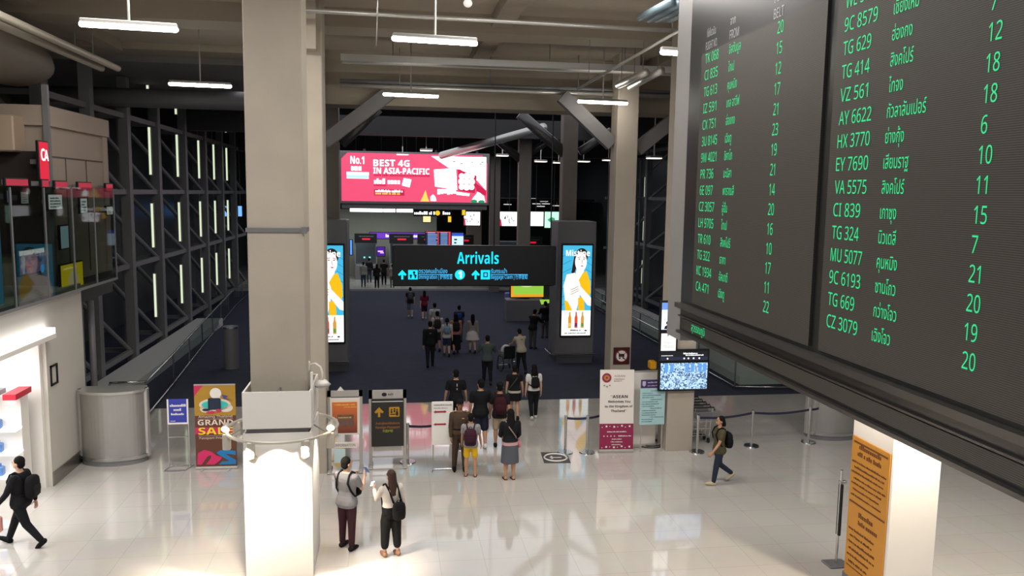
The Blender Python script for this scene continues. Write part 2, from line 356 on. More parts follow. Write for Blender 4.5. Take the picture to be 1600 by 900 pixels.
for px, py, lab in ((785, 244, 'small pendant light right of the billboard corner'), (823, 241, 'small pendant light in front of the column between hall screens'), (845, 253, 'small far pendant right of the hall column'), (873, 255, 'small far pendant left of the grey column'), (912, 253, 'small pendant right of the grey column'), (951, 251, 'tiny pendant half behind the no trolleys column'), (1022, 248, 'small pendant light between the two right columns'), (629, 242, 'small lit lamp above the middle of the billboard'), (666, 236, 'small round lamp over the billboard top edge')):
    d = ray(px, py); p = EYE+d*((36 if px == 1022 else 44)/d.y)
    t = thing('pendant_light', lab, 'ceiling light', p, .1, 'pendant lights in the dark hall')
    MB().rbx(-.32, .32, -.25, .25, .03, .12, .02).build('housing', MATS['light_housing'], t)
    MB().bx(-.3, .3, -.22, .22, 0, .03).build('diffuser', mat('pendant_glow', (255, 244, 230), emit=3), t)
    MB().tube([(0, 0, .12), (0, 0, 10.5-p.z)], .025, 6).build('drop_rod', GALV, t)
# ---------------------------------------------------------------- side trusses with green-white tubes
def truss(xw, y0, y1, side, label):
    t = thing('steel_truss', label, 'steel truss', (xw, y0, 0), 0, 'side wall trusses')
    L = y1-y0; lv = (.55, 3.7, 6.4, 9.1)
    MB().bx(-.16, .16, -.18, .18, 0, 10.48).build('post', STEEL, t)
    xb = -side*0+ (1.3 if side > 0 else -1.3)
    MB().bx(xb-.14, xb+.14, -.16, .16, 0, 10.48).build('back_post', STEEL, t)
    for z in lv: MB().bx(-.07, .07, .18, L-.18, z-.09, z+.09).bx(min(0, xb), max(0, xb), -.07, .07, z-.08, z+.08).build('chord', STEEL, t)
    for a, c in zip(lv[:-1], lv[1:]):
        MB().tube([(xb, .15, c), (0, L-.32, a)], .09, 8).build('diagonal', STEEL, t)
    return t
names = ['first', 'second', 'third', 'fourth', 'fifth', 'sixth', 'seventh', 'eighth']
LY = [24.0, 27.5, 31.1, 34.9, 39.2, 43.2, 47.2, 50.9, 54.6]
for i in range(8):
    truss(-9.6, LY[i], LY[i+1], -1, f'dark steel truss bay of the left wall, {names[i]} from the near end')
RY = [27.0, 33.0, 39, 45, 51.2]
for i in range(4):
    truss(14.6, RY[i], RY[i+1], 1, f'dark steel truss bay of the right wall, {names[i]} from the near end')
def wall_tube(x, y, z0, z1, lab, grp):
    t = thing('wall_tube_light', lab, 'tube light', (x, y, z0), 0, grp)
    MB().bx(-.07, .07, .02, .08, -.03, z1-z0+.03).build('housing', STEEL, t)
    MB().tube([(0, 0, 0), (0, 0, z1-z0)], .042, 8).build('tube', TUBE2, t)
rows = ['lowest', 'second lowest', 'third lowest', 'top']
SEG = [(1.5, 3.2), (4.25, 5.95), (7.07, 8.87), (9.75, 10.45)]
for i, y in enumerate((33.0, 37.0, 40.9, 44.2, 47.5)):
    for k, (a, c) in enumerate(SEG):
        wall_tube(-9.3, y, a, c, f'{rows[k]} greenish tube on the {names[i]} lit post of the left wall', 'green-white tubes on the left trusses')
for i, y in enumerate((46.6,)):
    for k, (a, c) in enumerate(((.6, 2.4), (3.5, 5.4), (6.5, 8.5))):
        wall_tube(14.3, y, a, c, f'{rows[k]} greenish tube seen between the two right columns', 'green-white tubes on the right trusses')
for k, (a, c) in enumerate(((.9, 2.4), (3.7, 5.2), (6.5, 7.8))):
    wall_tube(16.0, 50, a, c, f'{rows[k]} thin greenish tube beside the right column edge', 'green-white tubes on the right trusses')
# slatted screen at the right
t = thing('slatted_screen', 'tall screen of vertical blue-grey bars behind the right lightbox', 'screen', (12.0, 44, 0))
for k in range(8): MB().bx(.26*k-.05, .26*k+.05, -.06, .06, .3, 8.6).build('bar', mat('slat_blue_grey', (88, 98, 108), .45, .3), t)
for z in (.4, 3.6, 6.4, 8.6): MB().bx(-.2, 2.1, .05, .13, z-.07, z+.07).build('rail', STEEL, t)
# ---------------------------------------------------------------- balustrades
def balustrade(pts, label, floor_lip=True):
    t = thing('glass_balustrade', label, 'balustrade', (pts[0][0], pts[0][1], 0))
    o = Vector((pts[0][0], pts[0][1], 0)); q = [Vector((x, y, 0))-o for x, y in pts]
    MB().tube([p+Vector((0, 0, 1.08)) for p in q], .035, 8).build('handrail', CHROME, t, smooth=True)
    MB().tube([p+Vector((0, 0, .12)) for p in q], .03, 8).build('bottom_rail', CHROME, t, smooth=True)
    for a, c in zip(q[:-1], q[1:]):
        d = c-a; n = Vector((-d.y, d.x, 0)).normalized()*.008; up = Vector((0, 0, 1))
        MB().loft([[a+n+up*.16, a-n+up*.16, a-n+up*1.04, a+n+up*1.04], [c+n+up*.16, c-n+up*.16, c-n+up*1.04, c+n+up*1.04]]).build('glass_panel', GLASS, t)
        k = max(1, int(d.length/3))
        for i in range(k+1):
            p = a+d*(i/k); MB().tube([p, p+up*1.06], .028, 8).build('baluster', CHROME, t)
    return t
balustrade([(-7.9, 23.4), (-6.95, 23.5), (-7.25, 27.5), (-7.8, 34), (-8.75, 46), (-9.0, 52)], 'glass balustrade along the left edge of the carpet')
balustrade([(14.2, 24.9), (11.5, 25.3), (11.5, 32), (11.5, 40), (11.5, 52)], 'glass balustrade along the right edge of the carpet')
struct(MB().bx(-9.4, -8.2, 24.2, 40, 0, .35).bx(12.0, 13.8, 26, 52, 0, .3).build('trim_7', mat('pale_kerb', (205, 205, 202), .5)))
pipe((11.0, 29, .95), (11.0, 52, .95), .035, 'white handrail line along the right side of the carpet', CHROME, 'handrail', 'handrail')
# grey cylinder bollard-bin on the carpet at left
p = F(362, 575)
t = thing('round_bin', 'tall grey round bin standing at the left carpet edge', 'bin', p)
MB().cylz(0, 0, 0, 1.5, .27).build('body', GREYM, t, smooth=False); MB().cylz(0, 0, 1.5, 1.56, .285).build('lid', CHROME, t)
# ---------------------------------------------------------------- far hall: rear wall, counters, screens
struct(MB().bx(-6, 3.4, 64, 64.3, 0, 5.2).build('wall_hall', mat('hall_wall', (150, 152, 140), .7, noise=.05)))
struct(MB().bx(-16, 18, 53.9, 54.2, 0, .12).build('trim_8', mat('step_edge', (170, 170, 165), .4)))
def scrib(m, x, z, w, h, d=.006):        # an unreadable line of lettering: little blocks of varied height
    rr = random.Random(int((x+z+w)*1000)); q = x
    while q < x+w-h*.2:
        l = h*rr.uniform(.35, .6); m.rect(q, q+l, z, z+h*rr.choice((.7, .7, 1)), d); q += l+h*.14
        if rr.random() < .14: q += h*.35
    return m
def flat_root(name, label, cat, px, py, y, group=None):      # an empty hung at depth y on the ray of its centre
    return thing(name, label, cat, AT(px, py, y), 0, group)
def pxm(y): return y/FPX*1.01
LIT = mat('white_screen_glow', (250, 250, 255), emit=2.2)
def screen(px0, px1, py0, py1, y, label, m, name='display_screen', group=None, art=None, depth=.12):
    a = AT((px0+px1)/2, (py0+py1)/2, y); w = (AT(px1, py0, y)-AT(px0, py0, y)).x; h = (AT(px0, py0, y)-AT(px0, py1, y)).z
    t = thing(name, label, 'screen', a, 0, group)
    MB().rbx(-w/2-.05, w/2+.05, .0, depth, -h/2-.05, h/2+.05, .01).build('case', BLACK, t)
    MB().rect(-w/2, w/2, -h/2, h/2, .004).build('lit_face', m, t)
    if y > 50 and a.z > 3.9: MB().tube([(0, depth*.6, h/2), (0, depth*.6, 10.5-a.z)], .03, 6).build('hanger_rod', STEEL, t)
    if art: art(t, w, h)
    return t
PINK = mat('hot_pink_ink', (225, 50, 90), emit=1.0); PALEG = mat('pale_green_glow', (190, 240, 215), emit=1.3)
INK = mat('black_ink', (22, 22, 24), .6)
def art_doodle(t, w, h):
    m = MB(); 
    for k in range(7):
        x = random.uniform(-.4, .4)*w; z = random.uniform(-.35, .2)*h; m.line2(x, z, x+random.uniform(-.08, .08)*w, z+random.uniform(.1, .3)*h, .06, .008)
    m.build('artwork', INK, t); MB().poly([(-w/2, -h/2), (-w*.38, -h/2), (-w*.42, -h*.1), (-w/2, h*.05)], .008).build('accent', PINK, t)
screen(725, 750, 331, 352, 57, 'white lit wall screen just right of the black hanging signs', LIT, group='bright wall screens of the hall', art=art_doodle)
screen(781, 811, 331, 353, 58, 'white lit wall screen with dark drawings between two columns', LIT, group='bright wall screens of the hall', art=art_doodle)
screen(826, 849, 331, 353, 58, 'blank white lit wall screen right of the hall column', LIT, group='bright wall screens of the hall')
def art_leaf(t, w, h): MB().poly([(-w*.35, 0), (-w*.15, h*.18), (w*.05, h*.1), (w*.05, -h*.15), (-w*.15, -h*.2)], .008).build('artwork', mat('leaf_green_ink', (70, 190, 130), emit=.8), t)
screen(851, 880, 331, 356, 58, 'pale lit wall screen with a green leaf shape', PALEG, group='bright wall screens of the hall', art=art_leaf)
STRIP = mat('strip_light_glow', (255, 252, 250), emit=3)
a0 = AT(547, 328, 52); a1 = AT(645, 331, 52)
t = thing('strip_light', 'long white strip light below the pink billboard', 'ceiling light', (a0.x, 52, a0.z)); Lw = a1.x-a0.x
for u0, u1 in ((0, .52), (.53, .72), (.74, 1)): MB().bx(u0*Lw, u1*Lw, -.08, .08, -.11, .11).build('lamp', STRIP, t)
MB().bx(0, Lw, -.1, .1, .12, .2).build('housing', STEEL, t)
for u in (.1, .5, .9): MB().tube([(u*Lw, 0, .2), (u*Lw, 0, 4.6)], .03, 6).build('hanger_rod', STEEL, t)
YEL = mat('yellow_sign_glow', (250, 205, 40), emit=1.0); WTX = mat('white_letter_glow', (250, 250, 250), emit=1.6)
def hang_sign(px0, px1, py0, py1, y, label, lines, discs):
    a = AT((px0+px1)/2, (py0+py1)/2, y); w = (AT(px1, py0, y)-AT(px0, py0, y)).x; h = (AT(px0, py0, y)-AT(px0, py1, y)).z
    t = thing('hanging_sign', label, 'sign', a); MB().rbx(-w/2, w/2, 0, .25, -h/2, h/2, .02).build('case', BLACK, t)
    m = MB()
    for (u, v, q, n) in lines: scrib(m, u*w, v*h, n*w, q*h)
    m.build('lettering', WTX, t)
    m = MB()
    for (u, v, r) in discs: m.disc(u*w, v*h, r*h, .006)
    m.build('yellow_mark', YEL, t)
    for u in (-.4, .4): MB().tube([(u*w, .12, h/2), (u*w, .12, 10.5-a.z)], .03, 6).build('hanger_rod', STEEL, t)
    return t
hang_sign(646, 690, 319, 338, 50, 'black hanging sign with white lines and a yellow circle', [(-.47, .12, .26, .6), (-.47, -.36, .26, .72)], [(.36, -.22, .2)])
hang_sign(691, 707, 319, 338, 50.4, 'small black hanging sign beside the wide column', [(-.45, .12, .26, .8), (-.45, -.36, .26, .7)], [])
def lbox(px0, px1, py0, py1, y, label, m, name='lit_sign', cat='sign'):
    return screen(px0, px1, py0, py1, y, label, m, name)
lbox(661, 673, 336, 347, 54, 'small orange and cream lit poster under the hanging signs', mat('cream_glow', (255, 225, 160), emit=1.2))
lbox(700, 705, 336, 347, 54, 'small yellow lit sign at the wide column edge', YEL)
lbox(722, 727, 328, 336, 54, 'tiny yellow lit sign right of the wide column', YEL)
PURP = mat('purple_glow', (110, 50, 200), emit=.9); PURP2 = mat('deep_purple_glow', (80, 30, 165), emit=.8)
def art_purple(t, w, h):
    scrib(scrib(scrib(MB(), -w*.30, -h*.25, w*.20, h*.5), -w*.07, -h*.25, w*.16, h*.5), w*.2, -h*.25, w*.12, h*.5).build('lettering', WTX, t)
screen(578, 702, 364, 373, 61.5, 'long purple lit fascia above the immigration booths', PURP, 'lit_fascia', art=art_purple)
def art_p2(t, w, h): MB().rect(-w*.4, w*.3, -h*.05, h*.1, .008).rect(-w*.1, w*.4, -h*.2, -h*.1, .008).build('lettering', mat('pale_pink_glow', (240, 190, 235), emit=1.2), t)
screen(589, 601, 386, 400, 59, 'small purple lit poster behind the queue', PURP2, art=art_p2)
def booth(px, y, w, label):
    p = AT(px, 300, y); t = thing('immigration_booth', label, 'booth', (p.x, y, 0), 0, 'immigration booths')
    MB().rbx(-w/2, w/2, 0, 1.6, 0, 1.1, .03).build('counter', GREYM, t)
    MB().bx(-w/2, w/2, -.1, .1, 2.75, 3.45).build('header', BLACK, t)
    MB().bx(-w/2+.02, w/2-.02, 1.5, 1.56, 1.1, 2.8).build('rear_glass', mat('booth_grey', (92, 102, 108), .3, noise=.1), t)
    for x in (-w/2+.04, w/2-.04): MB().bx(x-.04, x+.04, -.04, .04, 1.1, 2.8).build('mullion', STEEL, t)
    MB().rect(-w*.16, w*.2, 2.98, 3.1, .104).build('red_message', mat('red_led_glow', (220, 20, 50), emit=1.1), t)
    MB().rect(-w*.3, w*.35, 3.22, 3.27, .104).build('header_line', mat('dim_sign_line', (90, 95, 100), .5), t)
    for x in (-.15, .25): MB().bx(x-.07, x+.07, 1.2, 1.25, 1.5, 1.62).build('monitor', mat('cyan_monitor_glow', (150, 230, 240), emit=1), t)
for px, y, w, lab in ((571, 61, 1.65, 'immigration booth behind the queue at the far left'), (627, 61, 1.8, 'immigration booth right of the purple poster'), (668, 61, 1.5, 'immigration booth above the left end of the Arrivals sign'), (728, 60, 1.2, 'immigration booth behind the middle of the Arrivals sign'), (832, 58, 1.6, 'immigration booth between column and right lightbox')):
    booth(px, y, w, lab)
def art_fid(t, w, h):
    m = MB(); 
    for k in range(9): m.rect(-w*.42, -w*.42+w*random.uniform(.3, .42), h*.4-k*h*.1, h*.4-k*h*.1+h*.04, .008).rect(w*.1, w*.38, h*.4-k*h*.1, h*.4-k*h*.1+h*.04, .008)
    m.build('rows', mat('blue_row_glow', (150, 190, 255), emit=1), t)
    MB().rect(-w*.5, w*.5, h*.44, h*.5, .009).rect(-w*.02, w*.02, -h*.5, h*.5, .009).rect(w*.42, w*.5, -h*.5, h*.5, .009).build('red_bars', mat('red_bar_glow', (235, 60, 70), emit=1), t)
screen(665, 704, 362, 385, 59, 'dark flight monitor with red and blue columns', mat('monitor_navy', (30, 38, 70), emit=.8), art=art_fid)
def art_phone(t, w, h):
    MB().rect(-w*.5, w*.5, h*.28, h*.5, .008).build('band', mat('royal_blue_glow', (60, 90, 200), emit=1), t)
    MB().rect(-w*.3, -w*.05, -.02*h, .08*h, .008).rect(-w*.3, -w*.1, -.25*h, -.15*h, .008).build('icons', INK, t)
screen(706, 724, 364, 386, 58.5, 'pale blue monitor on a stand right of the red flight monitor', mat('pale_blue_glow', (200, 228, 250), emit=1.2), art=art_phone)
screen(541, 544, 362, 402, 50, 'thin bright blue-white screen beside the left lightbox', mat('icy_glow', (200, 235, 255), emit=1.6))
screen(547, 550, 375, 398, 52, 'second thin blue screen beside the left lightbox', mat('blue_glow', (90, 150, 240), emit=1.2))
for px0, px1, lab in ((346, 358, 'blue lit screen seen through the left trusses, left one'), (372, 378, 'blue lit screen glimpsed beside the big column')):
    screen(px0, px1, 322, 338, 56, lab, mat('sky_blue_glow', (110, 170, 250), emit=1.4))
t = thing('people_counter', 'grey service counter far between the columns', 'counter', (AT(795, 370, 56).x, 56, 0)); MB().rbx(-.8, .8, 0, 1, 0, 3.2, .05).build('body', mat('counter_bluegrey', (96, 106, 116), .5, noise=.2), t); MB().bx(-.5, .3, -.05, 0, 1.2, 2.9).build('panel', GREYM, t)
# hall ceiling lights (small, far)
k = 0
for px, py in ((765, 315), (812, 312), (832, 311), (838, 319), (850, 315), (853, 319), (878, 314), (793, 320), (845, 323), (870, 322)):
    a = AT(px, py, 68); t = thing('recessed_light', 'tiny far ceiling light above the white hall screens', 'ceiling light', a, 0, 'tiny far ceiling lights')
    MB().rbx(-.3, .3, -.3, .3, 0, .06, .01).build('lamp', mat('far_lamp_glow', (240, 240, 240), emit=.9), t); MB().tube([(0, 0, .06), (0, 0, max(.1, 6.0-a.z))], .02, 6).build('stem', STEEL, t)
struct(MB().bx(4.5, 17, 67, 79, 6.0, 6.2).build('ceiling_rear', mat('rear_soffit', (58, 62, 60), .8)))
p = AT(731, 5, 16.3); t = thing('dome_lamp', 'small white globe lamp at the top edge above the nearer tube light', 'lamp', p)
MB().ell((0, 0, 0), (.09, .09, .08)).build('globe', mat('globe_glow', (240, 235, 225), emit=.8), t, smooth=True); MB().tube([(0, 0, .07), (0, 0, 10.9-p.z)], .02, 6).build('stem', GALV, t)
# ================================================================== UPPER-LEFT SHOPS AND LEFT WALL
struct(MB().bx(-13, -7.4, 10, 20.3, 3.5, 4.25).build('wall_left_fascia', WALLW))
struct(MB().bx(-13, -7.4, 18.2, 20.3, 0, 3.5).build('wall_left_pier', WALLW))
struct(MB().bx(-13, -7.9, 20.3, 24.0, 3.6, 4.25).build('floor_upper', mat('deck_edge', (70, 70, 70), .7)))
struct(MB().bx(-7.4, -7.37, 18.2, 20.28, 0, .3).build('baseboard_left', mat('steel_skirting', (150, 145, 140), .25, .8)))
struct(MB().bx(-13, -12.8, 8, 18.1, 0, 3.45).bx(-13, -7.5, 18.1, 18.2, 0, 3.45).build('wall_shop', WHITE))
LAMPW = mat('shop_ceiling_glow', (255, 250, 248), emit=7)
for k in range(4):
    t = thing('shop_ceiling_lamp', f'bright shop ceiling panel of the lower left shop, {names[k]} from its far end', 'ceiling light', (-9.0, 17.2-k*1.5, 3.35), 0, 'shop ceiling panels')
    MB().bx(-1.3, 1.3, -.3, .3, 0, .04).build('diffuser', LAMPW, t); MB().bx(-1.36, 1.36, -.36, .36, .04, .1).build('frame', WHITE, t)
t = thing('cove_light', 'glowing white light trough over the lower left shop entrance', 'light trough', (-7.37, 14.5, 3.3))
MB().bx(-.02, .18, -3, 3.75, 0, .10).build('trough', WHITE, t); MB().bx(.0, .16, -3, 3.75, .10, .22).build('lamp', tube_emit('cove_glow', 5, (255, 252, 255)), t)
area('shop_light', (-9.5, 15.5, 3.2), 3, 4, 190, (.97, .97, 1))
t = tag(MB().bx(-7.4, -7.37, 18.35, 18.39, 2.2, 2.65).bx(-7.4, -7.37, 18.66, 18.7, 2.2, 2.65).bx(-7.4, -7.37, 18.35, 18.7, 2.61, 2.65).bx(-7.4, -7.37, 18.35, 18.7, 2.2, 2.24).build('picture_frame', BLACK), 'small dark empty frame on the pale pier by the shop', 'frame')
# shop furniture
t = thing('display_shelf', 'white lit shop shelf with a red and white top sign', 'shelf', (-8.2, 17.6, 0))
MB().bx(-1.2, .5, 0, .35, 0, 2.2).build('back_panel', WHITE, t)
for z in (.5, 1.0, 1.5): MB().bx(-1.2, .5, -.3, .02, z, z+.04).build('shelf_board', mat('shelf_glow', (255, 255, 255), emit=1.5), t)
MB().bx(-1.3, .1, -.4, .3, 2.2, 2.3).build('canopy', GREYM, t); MB().bx(.35, .6, -.42, .3, 2.2, 2.32).build('red_sign', mat('red_panel', (200, 40, 60), .5), t)
for k in range(9):
    z = (.54, 1.04, 1.54)[k//3]; x = -8.2-1.0+(k % 3)*.55
    c = ((200, 60, 70), (230, 190, 90), (90, 130, 190))[k % 3]
    b = MB().rbx(-.08, .08, -.07, .07, 0, .2, .02).cylz(0, 0, .2, .26, .035, n=10)
    tag(b.build('boxed_product', mat('product_%d' % (k % 3), c, .4), loc=(x, 17.45, z)), f"{('red', 'cream', 'blue')[k%3]} product on the {('bottom', 'middle', 'upper')[k//3]} board of the lit shop shelf", 'product', 'products on the shop shelf')
t = thing('shop_counter', 'white glass-topped shop counter by the left frame edge', 'counter', (-8.6, 16.0, 0))
MB().rbx(-.9, .5, -.6, .6, 0, .85, .04).build('body', WHITE, t); MB().rbx(-.95, .55, -.65, .65, .85, 1.15, .03).build('glass_top', GLASS, t); MB().bx(-.9, .5, -.6, .6, 1.16, 1.2).build('worktop', BLACK, t)
# steel-clad curved counter at the wall end, and its twin at right
def curved_kiosk(x, y, label):
    t = thing('curved_kiosk', label, 'kiosk', (x, y, 0)); r = .80
    def half(R, z0, z1, m, nm):
        rings = []
        for z in (z0, z1):
            rings.append([(R*math.cos(a)*1.0, -R*.62*math.sin(a), z) for a in [PI*k/24 for k in range(25)]]+[(-R*.9, .25, z), (R*.9, .25, z)])
        MB().loft(rings).build(nm, m, t)
    half(r*.93, .0, .12, STEEL, 'plinth'); half(r*.97, .12, .2, CHROME, 'foot_rail'); half(r*.92, .2, 1.72, mat('brushed_steel_cladding', (182, 180, 177), .38, .7, noise=.05), 'drum'); half(r*.97, 1.72, 1.78, GALV, 'rim')
    for sx in (-1, 1): MB().rbx(sx*r*.93-.05, sx*r*.93+.05, -.1, .06, .1, 1.78, .02).build('side_flange', GALV, t)
    return t
curved_kiosk(-6.62, 19.85, 'curved steel-clad kiosk against the end of the white wall')
p = F(1306, 690); curved_kiosk(p.x+.15, p.y+.5, 'curved steel-clad kiosk at right, behind the last belt post')
# pipes under the upper deck edge
for k, x in enumerate((-8.3, -8.05, -7.8)):
    tag(MB().tube([(x, 22.0, 0), (x, 22.0, 3.6)], (.10, .06, .08)[k], 10).build('riser_pipe', STEEL, smooth=True), ('leftmost', 'middle', 'rightmost')[k]+' vertical pipe under the end of the glass deck', 'pipe', 'riser pipes')
# glass front of the deck
t = thing('deck_glazing', 'tall grey-green glass balustrade of the upper left deck', 'glass balustrade', (-7.2, 22.2, 4.2))
ys = [0, -1.4, -2.75, -4.2, -5.7, -7.2, -8.7, -10.2]
for a, c in zip(ys[:-1], ys[1:]): MB().bx(-.012, .012, c+.012, a-.012, 0, 2.32).build('glass_panel', SMOKED, t)
for a in ys: MB().bx(-.02, .02, a-.02, a+.02, 0, 2.3).build('joint_post', STEEL, t)
MB().bx(-.2, .03, -10.2, 0, -.06, .0).build('base_channel', STEEL, t)
# upper shops behind the glass
BROWN = mat('dark_brown_interior', (46, 36, 34), .7, noise=.2)
struct(MB().bx(-9.9, -9.7, 6, 19.6, 4.25, 8.2).build('wall_upper_shop', BROWN))
struct(MB().bx(-12.5, -7.8, 19.8, 23.6, 4.25, 7.9).bx(-12.5, -7.72, 19.7, 23.7, 7.9, 8.35).bx(-7.81, -7.76, 23.3, 23.65, 4.25, 7.9).build('wall_upper_panel', BEIGE))
struct(MB().bx(-7.80, -7.785, 20.8, 20.83, 4.4, 7.2).bx(-7.80, -7.785, 22.1, 22.13, 4.4, 7.2).bx(-7.80, -7.785, 19.8, 23.3, 7.2, 7.23).build('trim_9', mat('panel_groove', (90, 82, 76), .7)))
struct(MB().bx(-13, -9.75, 4, 19.6, 8.2, 10.2).build('wall_upper_bulkhead', BEIGE))
b = MB(); rg = []
for y in (4, 19.6, 20.8, 21.5):
    k = 1 if y < 20 else .9 if y < 21 else .62
    rg.append([(-8.75+.9*k*math.cos(a), y, 9.4+.6*k*math.sin(a)) for a in [2*PI*i/20 for i in range(20)]])
tag(b.loft(rg).build('rounded_duct', mat('beige_duct', (112, 103, 93), .6, noise=.05), smooth=True), 'big rounded beige duct above the upper left shops', 'duct')
struct(MB().bx(-11.5, AT(62, 260, 19.7).x, 19.6, 19.79, 5.0, AT(30, 236, 19.7).z).build('wall_upper_shade_block', BROWN))  # solid dark block, its colour stands in for the shaded shop interior
t = tag(MB().rbx(-11.5, AT(27, 200, 19.4).x, 19.2, 19.79, AT(20, 237, 19.4).z, AT(10, 180, 19.4).z, .03).build('shop_canopy', mat('cream_canopy', (182, 160, 138), .5)), 'cream box canopy over the upper shop at the left frame edge', 'canopy')
def onx_panel(px0, px1, py0, py1, x, nm, label, m, cat='sign', art=None, rail=True):      # lit panel that faces +X, set at its own distance
    a = ONX((px0+px1)/2, (py0+py1)/2, x); wa = abs(ONX(px0, py0, x).y-ONX(px1, py0, x).y); h = abs(ONX(px0, py0, x).z-ONX(px0, py1, x).z)
    t = thing(nm, label, cat, a, PI/2)
    MB().rbx(-wa/2-.03, wa/2+.03, 0, .06, -h/2-.03, h/2+.03, .01).build('case', BLACK, t); MB().bx(-.05, .05, .06, .27, -.05, .05).build('wall_bracket', STEEL, t); MB().rect(-wa/2, wa/2, -h/2, h/2, .004).build('lit_face', m, t)
    if art: art(t, wa, h)
    return t
RED = mat('red_sign_glow', (225, 30, 60), emit=.9); DIMRED = mat('dim_red_glow', (190, 50, 70), emit=.7)
def art_vs(t, w, h):
    MB().text('C', -w*.35, .03*h, w*.55, .008, bold=.03).text('A', 0, .03*h, w*.5, .008, bold=.03).build('lettering', WTX, t)
onx_panel(62, 76, 222, 284, -7.66, 'blade_sign', 'tall red lit sign with white letters above the deck glass', RED, art=art_vs)
for k, (a, c) in enumerate(((10, 44), (66, 76), (87, 105), (123, 143), (166, 176))):
    onx_panel(a, c, 280+k*2, 290+k*2, -7.5, 'fascia_sign', f'{names[k]} red glowing strip from the left along the deck glass top', DIMRED)
def art_bars(t, w, h):
    m = MB()
    for k in range(4): scrib(m, -w*.4, h*(.22-.2*k), w*random.uniform(.5, .8), h*.1, .008)
    m.build('print', mat('grey_print', (120, 120, 126), .6), t)
PAPER = mat('backlit_paper_glow', (225, 225, 225), emit=.75)
onx_panel(76, 97, 304, 327, -7.5, 'menu_board', 'white lit notice behind the deck glass, the largest one', PAPER, art=art_bars)
onx_panel(126, 136, 310, 332, -7.5, 'menu_board', 'narrow white lit notice behind the deck glass', PAPER, art=art_bars)
onx_panel(167, 176, 323, 335, -7.5, 'menu_board', 'small white lit notice at the right end of the deck glass', PAPER, art=art_bars)
onx_panel(11, 18, 298, 316, -7.5, 'menu_board', 'dim violet notice behind the deck glass at left', mat('violet_glow', (150, 130, 190), emit=.5), art=art_bars)
onx_panel(33, 44, 300, 318, -7.5, 'menu_board', 'dim pale notice between the deck glass posts', mat('dim_paper_glow', (160, 155, 160), emit=.6), art=art_bars)
onx_panel(95, 107, 353, 388, -7.5, 'display_screen', 'pale blue upright screen behind the deck glass', mat('dim_blue_glow', (150, 175, 185), emit=.6), 'screen')
def art_photo(t, w, h):
    MB().rect(-w/2, w/2, h*.3, h*.5, .008).build('white_band', PAPER, t)
    m = MB()
    for k in range(16): m.disc(random.uniform(-.42, .42)*w, random.uniform(-.4, .2)*h, random.uniform(.04, .09)*w, .008, mi=k % 3, n=10)
    m.build('crowd_blobs', [mat('blob_rose', (190, 110, 130), emit=.5), mat('blob_pale', (205, 190, 200), emit=.5), mat('blob_plum', (70, 50, 80), emit=.3)], t)
    MB().disc(w*.38, -h*.4, w*.08, .009).build('blue_mark', mat('blue_dot_glow', (60, 150, 230), emit=.8), t)
onx_panel(31, 70, 389, 427, -7.5, 'display_screen', 'bright violet-pink picture screen behind the deck glass', mat('mauve_glow', (120, 90, 125), emit=.6), 'screen', art_photo)
def art_way(t, w, h):
    MB().rect(-w*.4, 0, h*.1, h*.38, .008).poly([(w*.1, h*.3), (w*.25, h*.3), (w*.25, h*.42), (w*.45, h*.24), (w*.25, h*.06), (w*.25, h*.18), (w*.1, h*.18)], .008).build('icons', mat('amber_glow', (225, 180, 130), emit=.7), t)
    scrib(scrib(MB(), -w*.42, -h*.15, w*.85, h*.09, .008), -w*.42, -h*.38, w*.85, h*.09, .008).build('lettering', mat('gold_glow', (190, 150, 60), emit=.6), t)
onx_panel(71, 93, 398, 432, -8.0, 'wayfinding_sign', 'black sign with amber icons behind the deck glass', BLACK, art=art_way)
def art_yel(t, w, h):
    MB().rect(-w*.2, w*.25, -h*.4, 0, .008).disc(0, -h*.1, w*.15, .01).build('product', mat('cream_print', (230, 210, 160), emit=.5), t)
    scrib(MB(), -w*.4, h*.3, w*.6, h*.1, .008).build('lettering', mat('pale_yellow_glow', (245, 230, 130), emit=.7), t)
onx_panel(96, 130, 411, 450, -7.5, 'lit_poster', 'yellow lit poster behind the lower edge of the deck glass', mat('olive_yellow_glow', (205, 180, 20), emit=.75), 'poster', art_yel)
onx_panel(-6, 3, 350, 480, -7.5, 'lit_poster', 'blue lit upright panel at the very left frame edge', mat('teal_panel_glow', (60, 120, 150), emit=.6), 'poster')
# ================================================================== CLAD PILLAR
CLAD = mat('white_cladding', (240, 236, 230), .4, noise=.015)
X0, X1, Y0, Y1 = -2.46, -1.36, 13.3, 14.6
t = thing('pillar_cladding', 'white lamp-lit box cladding around the foot of the big column', 'cladding', ((X0+X1)/2, (Y0+Y1)/2, 0))
hx, hy = (X1-X0)/2, (Y1-Y0)/2
def shell(z0, z1, g=0):
    b = MB(); w = .03
    b.bx(-hx+g, hx-g, -hy+g, -hy+g+w, z0, z1).bx(-hx+g, hx-g, hy-g-w, hy-g, z0, z1).bx(-hx+g, -hx+g+w, -hy+g+w, hy-g-w, z0, z1).bx(hx-g-w, hx-g, -hy+g+w, hy-g-w, z0, z1); return b
shell(0, 2.52).build('lower_box', CLAD, t); shell(2.60, 3.22).build('upper_box', CLAD, t); shell(2.5, 2.62, .05).build('shadow_gap', GREYM, t)
MB().tube([(0.02, -hy+.02, 3.2), (0.02, -.15, 3.22)], .02, 6).build('stay_bar', STEEL, t)
MB().bx(hx-.02, hx+.02, -hy+.15, -hy+.22, 2.6, 3.5).build('corner_strip', WHITE, t)
cx, cy = (X0+X1)/2, (Y0+Y1)/2
t = thing('spotlight_ring', 'pale ring rail of spotlights around the white pillar', 'spotlight ring', (cx, cy, 2.44))
